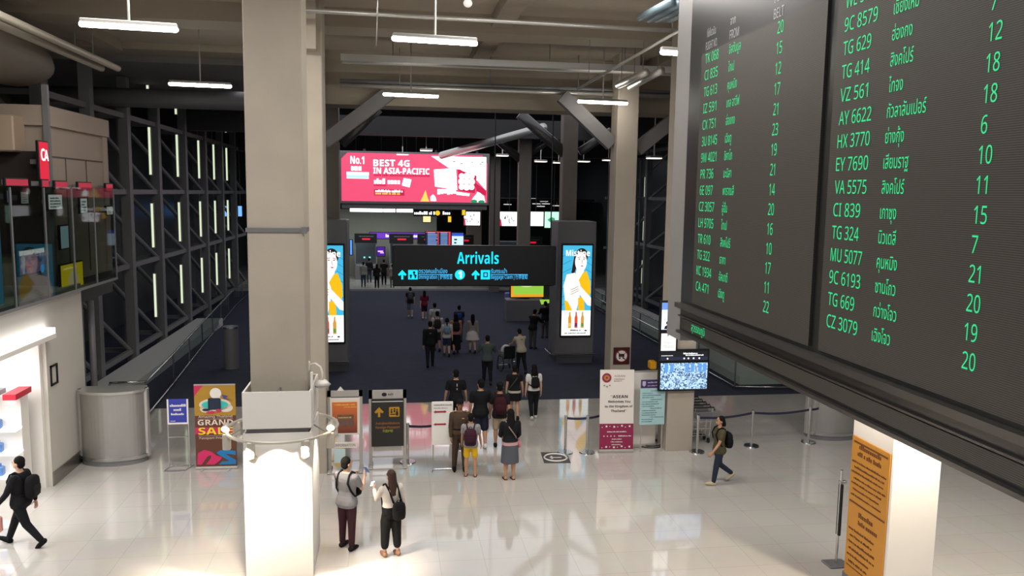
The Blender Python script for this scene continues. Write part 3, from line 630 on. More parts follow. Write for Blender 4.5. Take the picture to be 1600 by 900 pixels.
MB().torus((0, 0, 0), .93, .03, 48, 8).build('ring_rail', mat('ring_metal', (198, 192, 182), .4, .3), t, smooth=True)
LAMPG = tube_emit('spot_glow', 22, (255, 214, 150)); LAMPF = mat('dim_lamp_lens', (225, 215, 195), .3, emit=.6)
for k, (a, lit) in enumerate(((200, 1), (245, 0), (300, 0), (335, 1), (25, 0), (155, 0))):
    A = math.radians(a); x, y = .93*math.cos(A), .93*math.sin(A)
    s = MB().rbx(x-.065, x+.065, y-.04, y+.04, -.28, .0, .012).build('lamp_arm', MATS['ring_metal'], t)
    d = Vector((-x, -y, -.35)).normalized(); q = Vector((x, y, -.28 if not lit else .12)); d2 = d if not lit else Vector((x*.1, -1, -.5)).normalized()
    MB().tube([q-d2*.06, q+d2*.01, q+d2*.07], [.04, .06, .075], 12).build('lamp_head', MATS['ring_metal'], s, smooth=True)
    MB().tube([q+d2*.068, q+d2*.075], [.068, .06], 12).build('lamp_lens', LAMPG if lit else LAMPF, s)
for dx in (-.46, 0, .46): spot('pillar_spot', (cx+dx, Y0-.24, 2.34), (cx+dx*.9, Y0+.02, 1.0), 520, 105)
spot('pillar_spot', (X1+.2, cy, 2.36), (X1, cy, .6), 110, 100)
for dx in (-.8, .8): MB().tube([(dx, -.45, 0), (dx*.6, -.3, .16)], .012, 6).build('ring_stay', STEEL, t)
# CCTV camera with a swan neck, and small clock-like siren
p = AT(480, 572, 14.0)
t = thing('dome_camera', 'white swan-neck dome camera on the corner of the white pillar', 'camera', p)
MB().rbx(-.06, .05, -.05, .05, -.08, .09, .015).build('junction_box', WHITE, t)
MB().tube([(.03, 0, .02), (.14, 0, .04), (.22, 0, -.02), (.25, 0, -.12), (.25, 0, -.26)], .022, 8).build('arm', WHITE, t, smooth=True)
MB().cylz(.25, 0, -.33, -.25, .15, .07, 20).build('hood', WHITE, t, smooth=True); MB().ell((.25, 0, -.35), (.13, .13, .05)).build('dome', mat('dome_grey', (190, 188, 185), .2), t, smooth=True)
p = AT(488, 520, 18.7)
t = thing('wall_device', 'small round white device with a tray on the second column', 'wall device', p)
MB().torus((0, 0, 0), .07, .02, 20, 6, ax='y').build('ring', WHITE, t); MB().tube([(0, .03, -.06), (0, .03, -.26)], .015, 6).build('stem', WHITE, t); MB().rbx(-.13, .1, -.05, .06, -.3, -.26, .01).build('tray', WHITE, t)
# ================================================================== PINK BILLBOARD
YB = 47.0; a = AT(533, 238, YB); c = AT(761, 317, YB); w = c.x-a.x; h = a.z-c.z
t = thing('billboard', 'big lit pink advertising billboard hung over the hall', 'billboard', ((a.x+c.x)/2, YB, c.z))
BP = mat('billboard_pink_glow', (236, 80, 118), emit=1.08); BW = mat('billboard_white_glow', (255, 250, 250), emit=2.8)
MB().rbx(-w/2-.12, w/2+.12, 0, .6, -.16, h+.1, .03).build('case', GREYM, t)
ch = .35
MB().poly([(-w/2, 0), (w/2, 0), (w/2, h-.5), (w/2-.3, h), (-w/2+ch, h), (-w/2, h-ch)], .005).build('pink_face', BP, t)
U = lambda px: (px-533)/228*w-w/2
V = lambda py: (317-py-(px0-640)*0)/79*h if False else (317-py)/79*h
m = MB()
m.text('No.1', U(547), V(256), .42, .02, w=U(568)-U(547), bold=.04)
scrib(m, U(548), V(267), U(566)-U(548), .34, .02)
m.rect(U(541), U(575), V(280), V(269.5), .02)
m.text('BEST 4G', U(582), V(259), .36, .02, w=U(638)-U(582), bold=.035); m.text('IN ASIA-PACIFIC', U(582), V(271.2), .33, .02, w=U(669)-U(582), bold=.035)
scrib(m, U(583), V(288), U(625)-U(583), .3, .02)
m.poly([(U(629), V(278)), (U(641), V(280)), (U(638), V(293)), (U(626), V(290))], .02)
scrib(m, U(585), V(301.5), U(627)-U(585), .13, .035)
m.poly([(U(672), V(241)), (U(759), V(241)), (U(759), V(296)), (U(745), V(280)), (U(718), V(262)), (U(700), V(260))], .018)
m.poly([(U(676), V(263)), (U(711), V(260)), (U(713), V(296)), (U(678), V(291))], .022)
for x in range(6): m.rect(U(682+x*5), U(686+x*5), V(304-(x % 3)), V(295), .02)
m.poly([(U(711), V(299)), (U(733), V(302)), (U(732), V(306)), (U(712), V(304))], .02)
m.poly([(U(735), V(316)), (U(739), V(308)), (U(744), V(302)), (U(747), V(293)), (U(751), V(302)), (U(756), V(306)), (U(758), V(316))], .024)
m.poly([(U(671), V(315)), (U(671), V(308)), (U(675), V(304)), (U(679), V(309)), (U(680), V(315))], .02)
m.build('white_print', BW, t)
m = MB(); m.poly([(U(714), V(262)), (U(744), V(272)), (U(741), V(301)), (U(716), V(297))], .024).poly([(U(741), V(283)), (U(759), V(296)), (U(759), V(305)), (U(744), V(298))], .026)
scrib(m, U(583), V(275.5), U(668)-U(583), .14, .02); scrib(m, U(583), V(292), U(604)-U(583), .12, .02); m.rect(U(583), U(630), V(307), V(297), .025)
m.build('crimson_print', mat('billboard_crimson_glow', (205, 30, 80), emit=1.0), t)
m = MB()
for k in range(9): m.disc(U(720+(k % 3)*8), V(273+(k//3)*9), .16+.03*(k % 2), .03)
m.build('white_mosaic', BW, t)
m = MB(); scrib(m, U(585), V(305.5), U(622)-U(585), .13, .036); m.poly([(U(655), V(316)), (U(659), V(307)), (U(663), V(297)), (U(666), V(308)), (U(669), V(316))], .02).build('gold_print', mat('billboard_gold_glow', (250, 200, 90), emit=1.3), t)
MB().disc(U(740), V(314.5), .2, .028, rz=.1).disc(U(752), V(315), .2, .028, rz=.09).build('green_print', mat('billboard_green_glow', (40, 150, 100), emit=1), t)
MB().rect(U(541), U(575), V(279.5), V(274), .024).build('blue_tint', mat('billboard_ice_glow', (170, 220, 250), emit=1.4), t)
m = MB(); 
for k, x in enumerate((706, 718, 735, 748, 751)): m.rect(U(x), U(x+3.5), V(250+k % 2*3), V(248.6+k % 2*3), .026)
m.build('dark_print', INK, t)
for x in (-2.9, 1.2, 3.6): MB().tube([(x, .3, h), (x, .3, 10.6-c.z)], .06, 8).build('hanger_post', BLACK, t)
MB().bx(-w/2, w/2, .1, .5, -.42, -.16).build('bottom_beam', GREYM, t)
# ================================================================== ARRIVALS SIGN
YS = 28.6; a = AT(613, 383, YS); c = AT(868, 447, YS); w = c.x-a.x; h = a.z-c.z
t = thing('arrivals_sign', 'wide black hanging sign with glowing cyan Arrivals lettering', 'sign', ((a.x+c.x)/2, YS, c.z))
MB().rbx(-w/2, w/2, 0, .3, 0, h, .03).build('case', mat('sign_black', (26, 28, 34), .4), t)
CY = mat('cyan_letter_glow', (20, 225, 250), emit=1.15); CY2 = mat('sky_letter_glow', (70, 190, 250), emit=1.3)
U = lambda px: (px-613)/255*w-w/2
V = lambda py: (448-py)/65*h
m = MB().text('Arrivals', U(712), V(412), V(394)-V(412), .006, w=U(777)-U(712), bold=.015)
m.arrow_up(U(628), V(437), V(422)-V(437), .006); m.arrow_up(U(741), V(437), V(422)-V(437), .006)
m.disc(U(716.5), V(429.5), V(421.5)-V(429.5), .006)
m.build('lettering', CY, t)
m = MB()
for x0 in (637, 749):
    m.rect(U(x0), U(x0+14.5), V(437), V(422), .006)
m.build('pictogram', CY, t)
m = MB()
for (x, z) in ((641, 433), (646, 428), (648, 433)): m.disc(U(x), V(z-2), .045, .012).rect(U(x-1.2), U(x+1.2), V(z+2), V(z), .012)
m.rect(U(753), U(760), V(433.5), V(425.5), .012).build('pictogram_detail', mat('deep_blue_ink', (10, 50, 90), .5), t)
MB().rect(U(754.5), U(758.5), V(432), V(427), .016).build('pictogram_core', CY2, t)
m = MB()
m.text('ตรวจคนเข้าเมือง', U(653), V(427), .15, .006, w=U(697)-U(653)); m.rect(U(653), U(705), V(429.6), V(428.8), .006); m.text('Immigration | 护照检查', U(653), V(436), .14, .006, w=U(705)-U(653), bold=.01)
m.text('รับกระเป๋า', U(765), V(427), .15, .006, w=U(790)-U(765)); m.rect(U(765), U(823), V(429.6), V(428.8), .006); m.text('Baggage Claim | 行李提取', U(765), V(436), .14, .006, w=U(823)-U(765), bold=.01)
m.build('small_lettering', CY2, t)
MB().text('1', U(716.5), V(435), V(424)-V(435), .012, align='c', bold=.04).build('gate_number', WTX, t)
for x in (U(770), U(860)): MB().tube([(x, .15, h), (x, .15, 10.45-c.z)], .022, 6).build('hanger_rod', BLACK, t)
# ================================================================== LIGHTBOX PILLARS
CYB = mat('ad_cyan_glow', (70, 185, 225), emit=1.05); SKIN_A = mat('ad_skin_glow', (250, 232, 228), emit=1.25); YELA = mat('ad_yellow_glow', (245, 190, 20), emit=1.05); WHA = mat('ad_white_glow', (250, 250, 248), emit=1.3)
def lightbox(x0, x1, y, ztop, label):
    w = x1-x0; t = thing('lightbox_pillar', label, 'lightbox pillar', ((x0+x1)/2, y, 0))
    MB().rbx(-w/2, w/2, 0, 1.5, .25, ztop, .03).build('body', mat('pillar_grey', (112, 112, 116), .5, noise=.03), t)
    MB().bx(-w/2+.04, w/2-.04, .05, 1.45, 0, .25).build('plinth', mat('plinth_grey', (80, 80, 84), .5), t)
    MB().tube([(-w/2-.25, .9, .4), (-w/2-.22, -.12, .4), (w/2+.05, -.12, .4)], .03, 8).build('bumper_rail', CHROME, t)
    fw, z0, z1 = 1.24, 1.05, 4.68
    MB().rbx(-fw/2, fw/2, -.10, 0, z0, z1, .02).build('light_frame', BLACK, t)
    W2, H = 1.14, z1-z0-.14; zz = z0+.07; d = .104
    Z = lambda v: zz+v*H
    X = lambda u: (u-.5)*W2
    MB().rect(X(0), X(1), Z(.28), Z(1), d).build('ad_background', CYB, t)
    m = MB()
    for k in range(7): m.line2(X(.0), Z(.34+k*.09), X(.3), Z(.39+k*.09), .02, d+.003).line2(X(.8), Z(.42+k*.08), X(1), Z(.38+k*.08), .02, d+.003)
    m.build('ad_waves', mat('ad_wave_glow', (40, 145, 205), emit=.9), t)
    MB().rect(X(0), X(1), Z(0), Z(.28), d).build('ad_footer', WHA, t)
    hair = MB().disc(X(.64), Z(.885), .25, d+.004, rz=.3).poly([(X(.3), Z(.7)), (X(.42), Z(.95)), (X(.5), Z(.8)), (X(.38), Z(.66))], d+.004).build('ad_hair', mat('ad_hair_ink', (52, 38, 34), emit=.5), t)
    m = MB().disc(X(.62), Z(.82), .23, d+.008, rz=.37).poly([(X(.5), Z(.78)), (X(.74), Z(.73)), (X(.66), Z(.62)), (X(.42), Z(.63))], d+.008)
    m.poly([(X(.04), Z(.55)), (X(.14), Z(.68)), (X(.42), Z(.70)), (X(.62), Z(.58)), (X(.6), Z(.42)), (X(.5), Z(.28)), (X(.15), Z(.28)), (X(.1), Z(.4))], d+.008)
    m.poly([(X(.42), Z(.5)), (X(.6), Z(.56)), (X(1), Z(.42)), (X(1), Z(.33)), (X(.88), Z(.34)), (X(.6), Z(.46))], d+.016)
    m.build('ad_figure', SKIN_A, t)
    m = MB().poly([(X(.56), Z(.62)), (X(.7), Z(.70)), (X(.82), Z(.72)), (X(.96), Z(.6)), (X(.98), Z(.48)), (X(.9), Z(.42)), (X(.7), Z(.5))], d+.012).poly([(X(.08), Z(.40)), (X(.2), Z(.38)), (X(.36), Z(.28)), (X(.12), Z(.28))], d+.012).poly([(X(.55), Z(.42)), (X(.75), Z(.44)), (X(.78), Z(.28)), (X(.56), Z(.28))], d+.012)
    m.build('ad_dress', YELA, t)
    m = MB().line2(X(.5), Z(.865), X(.6), Z(.875), .018, d+.012).line2(X(.68), Z(.875), X(.78), Z(.86), .018, d+.012).disc(X(.56), Z(.85), .035, d+.012, rz=.016).disc(X(.72), Z(.85), .035, d+.012, rz=.016).line2(X(.65), Z(.84), X(.67), Z(.8), .014, d+.012)
    for k in range(3): m.line2(X(.3), Z(.46+k*.025), X(.55), Z(.5+k*.025), .015, d+.02)
    m.build('ad_features', MATS['ad_hair_ink'], t)
    MB().disc(X(.66), Z(.775), .05, d+.013, rz=.025).build('ad_lips', mat('ad_lip_glow', (215, 110, 115), emit=.9), t)
    MB().text('Mistine', X(.1), Z(.885), .22, d+.022, w=W2*.82, bold=.02).build('ad_lettering', WHA, t)
    for k, (u, c) in enumerate(((.28, (235, 150, 40)), (.5, (225, 90, 60)), (.72, (220, 160, 70)))):
        s = .062
        MB().poly([(X(u)-s, Z(.085)), (X(u)+s, Z(.085)), (X(u)+s, Z(.2)), (X(u)+s*.5, Z(.23)), (X(u)+s*.45, Z(.265)), (X(u)-s*.45, Z(.265)), (X(u)-s*.5, Z(.23)), (X(u)-s, Z(.2))], d+.006).build('ad_bottle', mat('ad_bottle_glow_%d' % k, c, emit=.95), t)
        MB().rect(X(u)-s*.7, X(u)+s*.7, Z(.1), Z(.14), d+.01).build('bottle_label', mat('ad_label_glow_%d' % k, ((250, 210, 120), (90, 60, 120), (90, 160, 80))[k], emit=.9), t)
    m = scrib(scrib(MB(), X(.3), Z(.05), W2*.35, .06, d+.006), X(.1), Z(.02), W2*.75, .05, d+.006); m.disc(X(.84), Z(.055), .05, d+.006, rz=.03); m.build('ad_small_print', mat('ad_print_ink', (70, 90, 90), emit=.3), t)
    return t
a = AT(868, 560, 30.0); c = AT(927, 560, 30.0); zt = AT(895, 346, 30).z
lightbox(a.x, c.x, 30.0, zt, 'grey pillar with a glowing cosmetics lightbox at the right of the carpet')
a2 = AT(544, 560, 29.2); lightbox(a2.x-1.42, a2.x, 29.2, zt, 'grey pillar with a glowing lightbox half hidden behind the left columns')
# information kiosk beyond the right lightbox
p = F(820, 503)
t = thing('information_kiosk', 'grey kiosk with a green and orange lit board beside the right lightbox', 'kiosk', (p.x, p.y, 0))
MB().rbx(-.95, 1.0, 0, .9, 0, 1.15, .03).build('counter', GREYM, t)
MB().rbx(-.75, 1.05, .3, .5, 1.2, 2.65, .02).build('board_case', BLACK, t); MB().bx(1.05, 1.3, .2, .9, 0, 3.0).build('side_column', DARK, t)
MB().bx(-.7, 1.0, .28, .298, 1.26, 2.6).build('lit_board', mat('lime_glow', (150, 205, 70), emit=1), t)
MB().bx(-.7, -.58, .265, .285, 1.26, 2.6).bx(-.7, 1.0, .265, .285, 1.26, 1.4).build('orange_border', mat('orange_glow', (240, 160, 40), emit=1), t)
MB().disc(.1, 2.0, .5, -.27, rz=.22).build('pale_shape', mat('mint_glow', (215, 235, 190), emit=1), t); MB().rect(-.35, .05, 1.9, 2.35, -.262).build('orange_shape', MATS['orange_glow'], t)
MB().poly([(.75, 1.16), (1.35, 1.16), (1.25, .98), (.85, .9)], .02).build('lime_shelf', MATS['lime_glow'], t)
p = F(795, 495); t = thing('leaflet_stand', 'small pale leaflet stand left of the information kiosk', 'stand', p); MB().rbx(-.2, .2, -.15, .15, 0, .95, .03).build('body', WHITE, t); MB().rbx(-.22, .22, -.16, .16, .95, 1.3, .03).build('blue_top', mat('pale_blue_plastic', (120, 130, 200), .4), t)
p = AT(79, 300, 19.72); tag(MB().bx(-.06, .06, -.05, .05, 4.25, 8.8).build('steel_post', STEEL, loc=(p.x, p.y-.02, 0)), 'slim grey steel post beside the red blade sign', 'post')
# ================================================================== FLOOR SIGNS
ALU = mat('brushed_aluminium', (186, 182, 176), .4, .35)
def sign_frame(px, py, w, h, label, group=None):
    p = F(px, py); t = thing('sign_stand', label, 'sign stand', p, 0, group)
    for x in (-w/2+.04, w/2-.04): MB().bx(x-.04, x+.04, -.03, .03, .03, h).build('post', ALU, t)
    for x in (-w/2+.04, w/2-.04): MB().rbx(x-.05, x+.05, -.28, .28, 0, .04, .012).build('foot', ALU, t)
    MB().bx(-w/2, w/2, -.28, -.24, 0, .03).bx(-w/2, w/2, -.015, .015, .22, .25).build('crossbar', ALU, t)
    return t
# information stand
w, h = .80, 1.92
t = sign_frame(540, 735, w, h, 'aluminium stand with an orange poster and an INFORMATION plate')
MB().bx(-w/2, w/2, -.03, .03, 1.78, h).build('header', ALU, t); MB().poly([(-.18, h), (-.1, h+.1), (-.02, h)], .02, t=.03).build('top_mark', WHITE, t)
PB = mat('cream_backing', (232, 222, 208), .5)
MB().rbx(-.34, .34, -.05, -.03, .88, 1.76, .004).build('poster_board', PB, t)
def grad_poster(name, c1, c2):
    m = mat(name, c1, .5); nt = m.node_tree; b = nt.nodes['Principled BSDF']; tc = nt.nodes.new('ShaderNodeTexCoord'); sx = nt.nodes.new('ShaderNodeSeparateXYZ'); r = nt.nodes.new('ShaderNodeValToRGB')
    r.color_ramp.elements[0].color = srgb(*c1); r.color_ramp.elements[1].color = srgb(*c2); nt.links.new(tc.outputs['Generated'], sx.inputs[0]); nt.links.new(sx.outputs['Z'], r.inputs[0]); nt.links.new(r.outputs[0], b.inputs['Base Color']); return m
MB().rect(-.29, .28, .92, 1.66, .055).build('poster', grad_poster('sunset_print', (110, 50, 40), (225, 120, 60)), t)
MB().rect(-.17, .2, 1.08, 1.36, .06).build('poster_photo', mat('brown_photo_print', (112, 84, 72), .5, noise=.5, nscale=12), t)
scrib(scrib(scrib(MB(), -.25, 1.58, .48, .035, .06), -.02, 1.53, .28, .025, .06), -.15, 1.28, .3, .03, .065).build('poster_lettering', mat('gold_print', (240, 190, 90), .5), t)
MB().rbx(-.27, .27, -.06, -.03, .56, .70, .004).build('name_plate', PB, t); MB().text('INFORMATION', 0, .60, .06, .064, 'c', .46).build('plate_lettering', mat('plate_blue_ink', (90, 90, 130), .5), t)
MB().rbx(-.26, .0, -.05, -.03, .2, .53, .004).build('leaflet_sheet', mat('pale_blue_sheet', (200, 222, 226), .5), t)
# immigration direction stand
w, h = .88, 1.86
t = sign_frame(606, 728, w, h, 'aluminium stand with a black foreign passport direction panel')
MB().bx(-w/2, w/2, -.03, .03, 1.66, h).build('header', ALU, t); MB().bx(-w/2+.1, w/2-.1, -.02, .02, .38, .5).build('lower_plate', ALU, t)
MB().rbx(-.38, .38, -.05, -.03, .5, 1.66, .004).build('panel', mat('sign_charcoal', (40, 38, 36), .4), t)
MB().rect(-.36, .36, 1.585, 1.605, .056).build('bright_strip', mat('pale_strip', (225, 222, 215), .4), t)
MB().disc(-.08, 1.76, .06, .034, rz=.045).text('AOT', .0, 1.74, .04, .034, w=.14, bold=.04).build('header_mark', INK, t)
AMB = mat('amber_print_glow', (240, 175, 40), .5, emit=.25)  # printed symbols with a faint glow of their own added
m = MB().arrow_up(-.2, 1.22, .24, .054); m.rbx(.03, .28, -.058, -.052, 1.22, 1.46, .02); m.build('symbols', AMB, t)
m = MB()
for x, z in ((.09, 1.36), (.16, 1.38), (.22, 1.36)): m.disc(x, z+.035, .02, .062).rect(x-.02, x+.02, z-.05, z+.01, .062)
m.rect(.06, .18, 1.27, 1.295, .062).rect(.19, .25, 1.25, 1.33, .062); m.build('symbol_detail', MATS['sign_charcoal'], t)
MB().text('สำหรับผู้ถือหนังสือเดินทาง', 0, 1.04, .05, .054, 'c', .56).text('Foreign Passport', 0, .94, .055, .054, 'c', .56).build('lettering', mat('dim_orange_print', (190, 120, 60), .5), t)
MB().text('外国护照', 0, .85, .05, .054, 'c', .24, bold=.01).build('green_lettering', mat('lime_print', (170, 190, 50), .5), t)
# white queue sign with two red arrows
p = F(694, 734); t = thing('queue_sign', 'white board with two red arrows on thin legs beside the officer', 'sign', p)
MB().rbx(-.30, .20, -.03, .01, .62, 1.66, .01).build('board', WHITE, t)
for x in (-.26, .18): MB().tube([(x, 0, 0), (x, 0, .65)], .014, 8).build('leg', CHROME, t)
MB().tube([(-.3, -.2, .02), (-.26, 0, .02), (.18, 0, .02), (.22, -.2, .02)], .014, 8).build('base_bar', CHROME, t)
rr = mat('signal_red_print', (170, 30, 50), .5)
for k, z in enumerate((1.42, 1.12)):
    MB().poly([(-.26, z), (-.2, z+.035), (-.2, z+.02), (.0, z+.02), (.0, z+.035), (.05, z), (.0, z-.035), (.0, z-.02), (-.2, z-.02), (-.2, z-.035)], .034).build('red_arrow', rr, t)
scrib(scrib(MB(), -.25, 1.57, .42, .03, .034), -.25, 1.5, .32, .02, .034).build('lettering', mat('grey_lettering', (130, 130, 135), .5), t)
# blue stand
p = F(281, 731); t = thing('notice_stand', 'slim chrome stand with a small blue notice left of the sale banner', 'notice stand', p)
w, h = .46, 1.66
for x in (-w/2, w/2): MB().tube([(x, 0, .02), (x, 0, h)], .014, 8).build('post', CHROME, t)
MB().tube([(-w/2, 0, .75), (w/2, 0, .75)], .012, 8).tube([(-w/2-.06, -.24, .02), (-w/2, .12, .02), (w/2+.06, .12, .02), (w/2-.06, -.24, .02), (-w/2-.06, -.24, .02)], .014, 8).build('base_frame', CHROME, t)
MB().rbx(-.21, .21, -.02, .01, 1.1, h, .004).build('board', mat('royal_blue_print', (52, 62, 165), .45), t)
MB().rect(-.235, .235, 1.06, 1.1, .02).rect(-.235, -.2, 1.1, h, .021).rect(.2, .235, 1.1, h, .021).build('white_border', WHITE, t)
m = scrib(MB(), -.17, 1.48, .34, .06, .024); scrib(m, -.09, 1.38, .17, .06, .024); scrib(m, -.15, 1.28, .3, .05, .024); scrib(m, -.17, 1.13, .12, .02, .024); m.build('lettering', WHITE, t)
# grand sale banner
p = F(339, 732); t = thing('sale_banner', 'tall GRAND SALE roll-up banner in gold and brown', 'banner', p, -.03)
w, h = .93, 2.0; B0 = .06
MB().rbx(-w/2-.02, w/2+.02, -.07, .07, 0, B0, .015).build('cassette', ALU, t); MB().bx(-w/2, w/2, -.015, .015, h, h+.03).build('top_rail', ALU, t); MB().tube([(0, .05, .05), (0, .04, h)], .012, 8).build('support_pole', ALU, t)
for x in (-.3, .3): MB().rbx(x-.03, x+.03, -.22, .1, 0, .015, .004).build('foot', ALU, t)
MB().bx(-w/2, w/2, -.005, .0, B0, h).build('brown_sheet', mat('brown_print', (98, 58, 40), .6), t)
d = .008
m = MB().rect(-w/2, w/2, 1.28, h, d); m.build('gold_field', mat('gold_field_print', (176, 134, 42), .6, noise=.12), t)
m = MB().rect(-w/2, w/2, .84, 1.0, d).poly([(-w/2, h), (-w/2, 1.74), (-.38, 1.86), (-.26, h)], d+.004); m.build('magenta_field', mat('magenta_print', (205, 40, 90), .6), t)
m = MB().ring2(-.05, 1.38, .0, .0); m = MB().disc(0, 1.54, .36, d+.003, rz=.15).disc(-.2, 1.44, .14, d+.003, rz=.09).disc(.24, 1.46, .16, d+.003, rz=.1); m.build('cloud_print', mat('pale_print', (226, 216, 200), .6, noise=.2, nscale=20), t)
MB().disc(.0, 1.54, .30, d+.007, rz=.1).build('sea_print', mat('turquoise_print', (60, 190, 180), .6), t)
MB().disc(.02, 1.81, .13, d+.01).poly([(.1, 1.74), (.14, 1.68), (.08, 1.7)], d+.01).build('badge_print', WHITE, t)
m = MB().rbx(-.15, .13, -d-.012, -d-.008, 1.42, 1.7, .02); m.disc(-.2, 1.42, .09, d+.01, rz=.03).build('case_print', mat('night_blue_print', (30, 42, 62), .6), t)
MB().poly([(.16, 1.78), (.3, 1.74), (.24, 1.70), (.4, 1.64), (.2, 1.68)], d+.01).build('plane_print', mat('violet_print', (70, 70, 140), .6), t)
MB().disc(.08, 1.4, .06, d+.013, rz=.04).disc(-.1, 1.36, .1, d+.013, rz=.03).build('flower_print', MATS['magenta_print'], t)
m = MB().text('Amazing Thailand', 0, 1.23, .055, d+.003, 'c', w*.82).text('GRAND', 0, 1.055, .125, d+.006, 'c', w*.86, bold=.05).rect(-.4, .4, 1.195, 1.2, d+.003).rect(-.4, .4, .795, .8, d+.006).text('Passport Privileges', 0, .72, .05, d+.003, 'c', w*.8); m.build('lettering', mat('pale_lettering', (240, 220, 205), .5), t)
MB().text('SALE', 0, .83, .165, d+.009, 'c', w*.84, bold=.05).build('yellow_lettering', mat('lemon_print', (245, 215, 40), .5), t)
m = MB()
m.poly([(-.44, .1), (-.34, .1), (-.2, .3), (-.12, .33), (-.13, .25), (-.25, .1), (-.05, .1), (.1, .22), (.12, .28), (.0, .32), (-.12, .42), (-.28, .46), (-.42, .38)], d+.004); m.build('pink_ribbon', mat('pink_ribbon_print', (215, 45, 105), .6), t)
MB().poly([(.0, .38), (.08, .44), (.2, .46), (.44, .42), (.44, .32), (.2, .36), (.44, .2), (.44, .1), (.05, .1), (.12, .17), (.3, .18), (.1, .3)], d+.004).build('blue_ribbon', mat('azure_ribbon_print', (30, 125, 185), .6), t)
# ASEAN banner
p = F(962, 706); t = thing('welcome_banner', 'white and maroon ASEAN welcome roll-up banner', 'banner', p, -.06)
w, h = .88, 2.12
MB().rbx(-w/2-.01, w/2+.01, -.08, .08, 0, .08, .015).build('cassette', ALU, t); MB().tube([(0, .05, .05), (0, .14, h)], .012, 8).build('support_pole', ALU, t)
MB().loft([[(-w/2, -.03+.0, .08), (w/2, -.03, .08), (w/2, -.02, .08), (-w/2, -.02, .08)], [(-w/2, .10, h), (w/2, .10, h), (w/2, .11, h), (-w/2, .11, h)]]).build('sheet', mat('banner_white', (232, 224, 216), .6), t)
lean = thing('print', '', ''); del lean['label'], lean['category']; lean.parent = t; lean.location = (0, -.034, .08); lean.rotation_euler.x = -math.atan(.13/(h-.08))
MAR = mat('maroon_print', (146, 34, 78), .6)
MB().rect(-w/2, w/2, 0, .66, .003).build('maroon_field', MAR, lean)
m = MB(); 
for x0, z, n in ((-.38, .56, 8), (-.38, .03, 8)):
    for k in range(n): s = .022*(1+(k % 2)); m.rect(-.38+k*.1, -.38+k*.1+s, z+(k % 3)*.012, z+s+(k % 3)*.012, .006)
scrib(m, -.24, .44, .5, .03, .006)
for k in range(4): m.disc(-.32+k*.09, .34, .016, .006, n=10)
scrib(m, .05, .33, .33, .03, .006); scrib(m, -.12, .25, .26, .025, .006); scrib(m, -.14, .18, .3, .025, .006); scrib(m, -.12, .11, .24, .025, .006)
m.build('white_print', WHITE, lean)
m = MB().text('“ASEAN', .06, 1.32, .075, .004, 'c', .44, bold=.012).text('Welcomes You', .06, 1.20, .06, .004, 'c', .58, bold=.012).text('to the Kingdom of', .05, 1.08, .055, .004, 'c', .72, bold=.012).text('Thailand”', .05, .96, .06, .004, 'c', .4, bold=.012); m.build('lettering', mat('dark_print', (60, 52, 52), .6), lean)
m = MB().ring2(-.27, 1.84, .12, .05, .004); m.disc(-.27, 1.84, .03, .004); m.build('emblem_ring', MAR, lean); MB().disc(-.27, 1.84, .065, .003).build('emblem_core', AMB, lean)
m = MB(); 
for k in range(3): m.rect(-.35+k*.07, -.31+k*.07, 1.63-(k == 1)*.03, 1.66-(k == 1)*.03, .004)
m.text('ASEAN', -.08, 1.86, .05, .004, 'l', .28); scrib(m, -.08, 1.80, .26, .02, .004); scrib(m, -.08, 1.75, .2, .02, .004); m.build('emblem_lettering', mat('grey_brown_print', (150, 130, 125), .6), lean)
# plain white board behind, and pale blue list board
p = F(1000, 698); t = thing('blank_banner', 'plain white roll-up banner standing behind the ASEAN banner', 'banner', p, .12)
MB().rbx(-.44, .44, -.06, .06, 0, .08, .015).build('cassette', ALU, t); MB().bx(-.42, .42, -.006, .0, .08, 2.0).build('sheet', MATS['banner_white'], t); MB().bx(-.42, .42, -.015, .015, 2.0, 2.03).build('top_rail', ALU, t)
p = F(1016, 706); t = thing('list_board', 'pale blue list board with a purple heading beside the column', 'notice board', (p.x, p.y, 0), .02)
for x in (-.26, .3): MB().tube([(x, .03, 0), (x, .03, 1.9)], .014, 8).build('leg', ALU, t)
MB().rbx(-.32, .34, -.02, .02, .72, 1.9, .006).build('board', mat('pale_blue_print', (172, 210, 212), .5), t)
MB().rect(-.32, .34, 1.68, 1.9, .024).build('heading', mat('aubergine_print', (62, 44, 92), .5), t)
m = scrib(scrib(MB(), -.14, 1.81, .45, .035, .028), -.14, 1.73, .38, .03, .028); m.poly([(-.28, 1.86), (-.19, 1.86), (-.19, 1.76), (-.235, 1.72), (-.28, 1.76)], .028); m.build('heading_lettering', mat('lilac_print', (190, 180, 210), .5), t)
m = MB()
for k in range(15): scrib(m, -.27 if k % 4 else -.05, 1.6-k*.057, random.Random(k).uniform(.25, .5), .018, .026)
m.build('list_lettering', mat('slate_print', (90, 120, 130), .5), t)
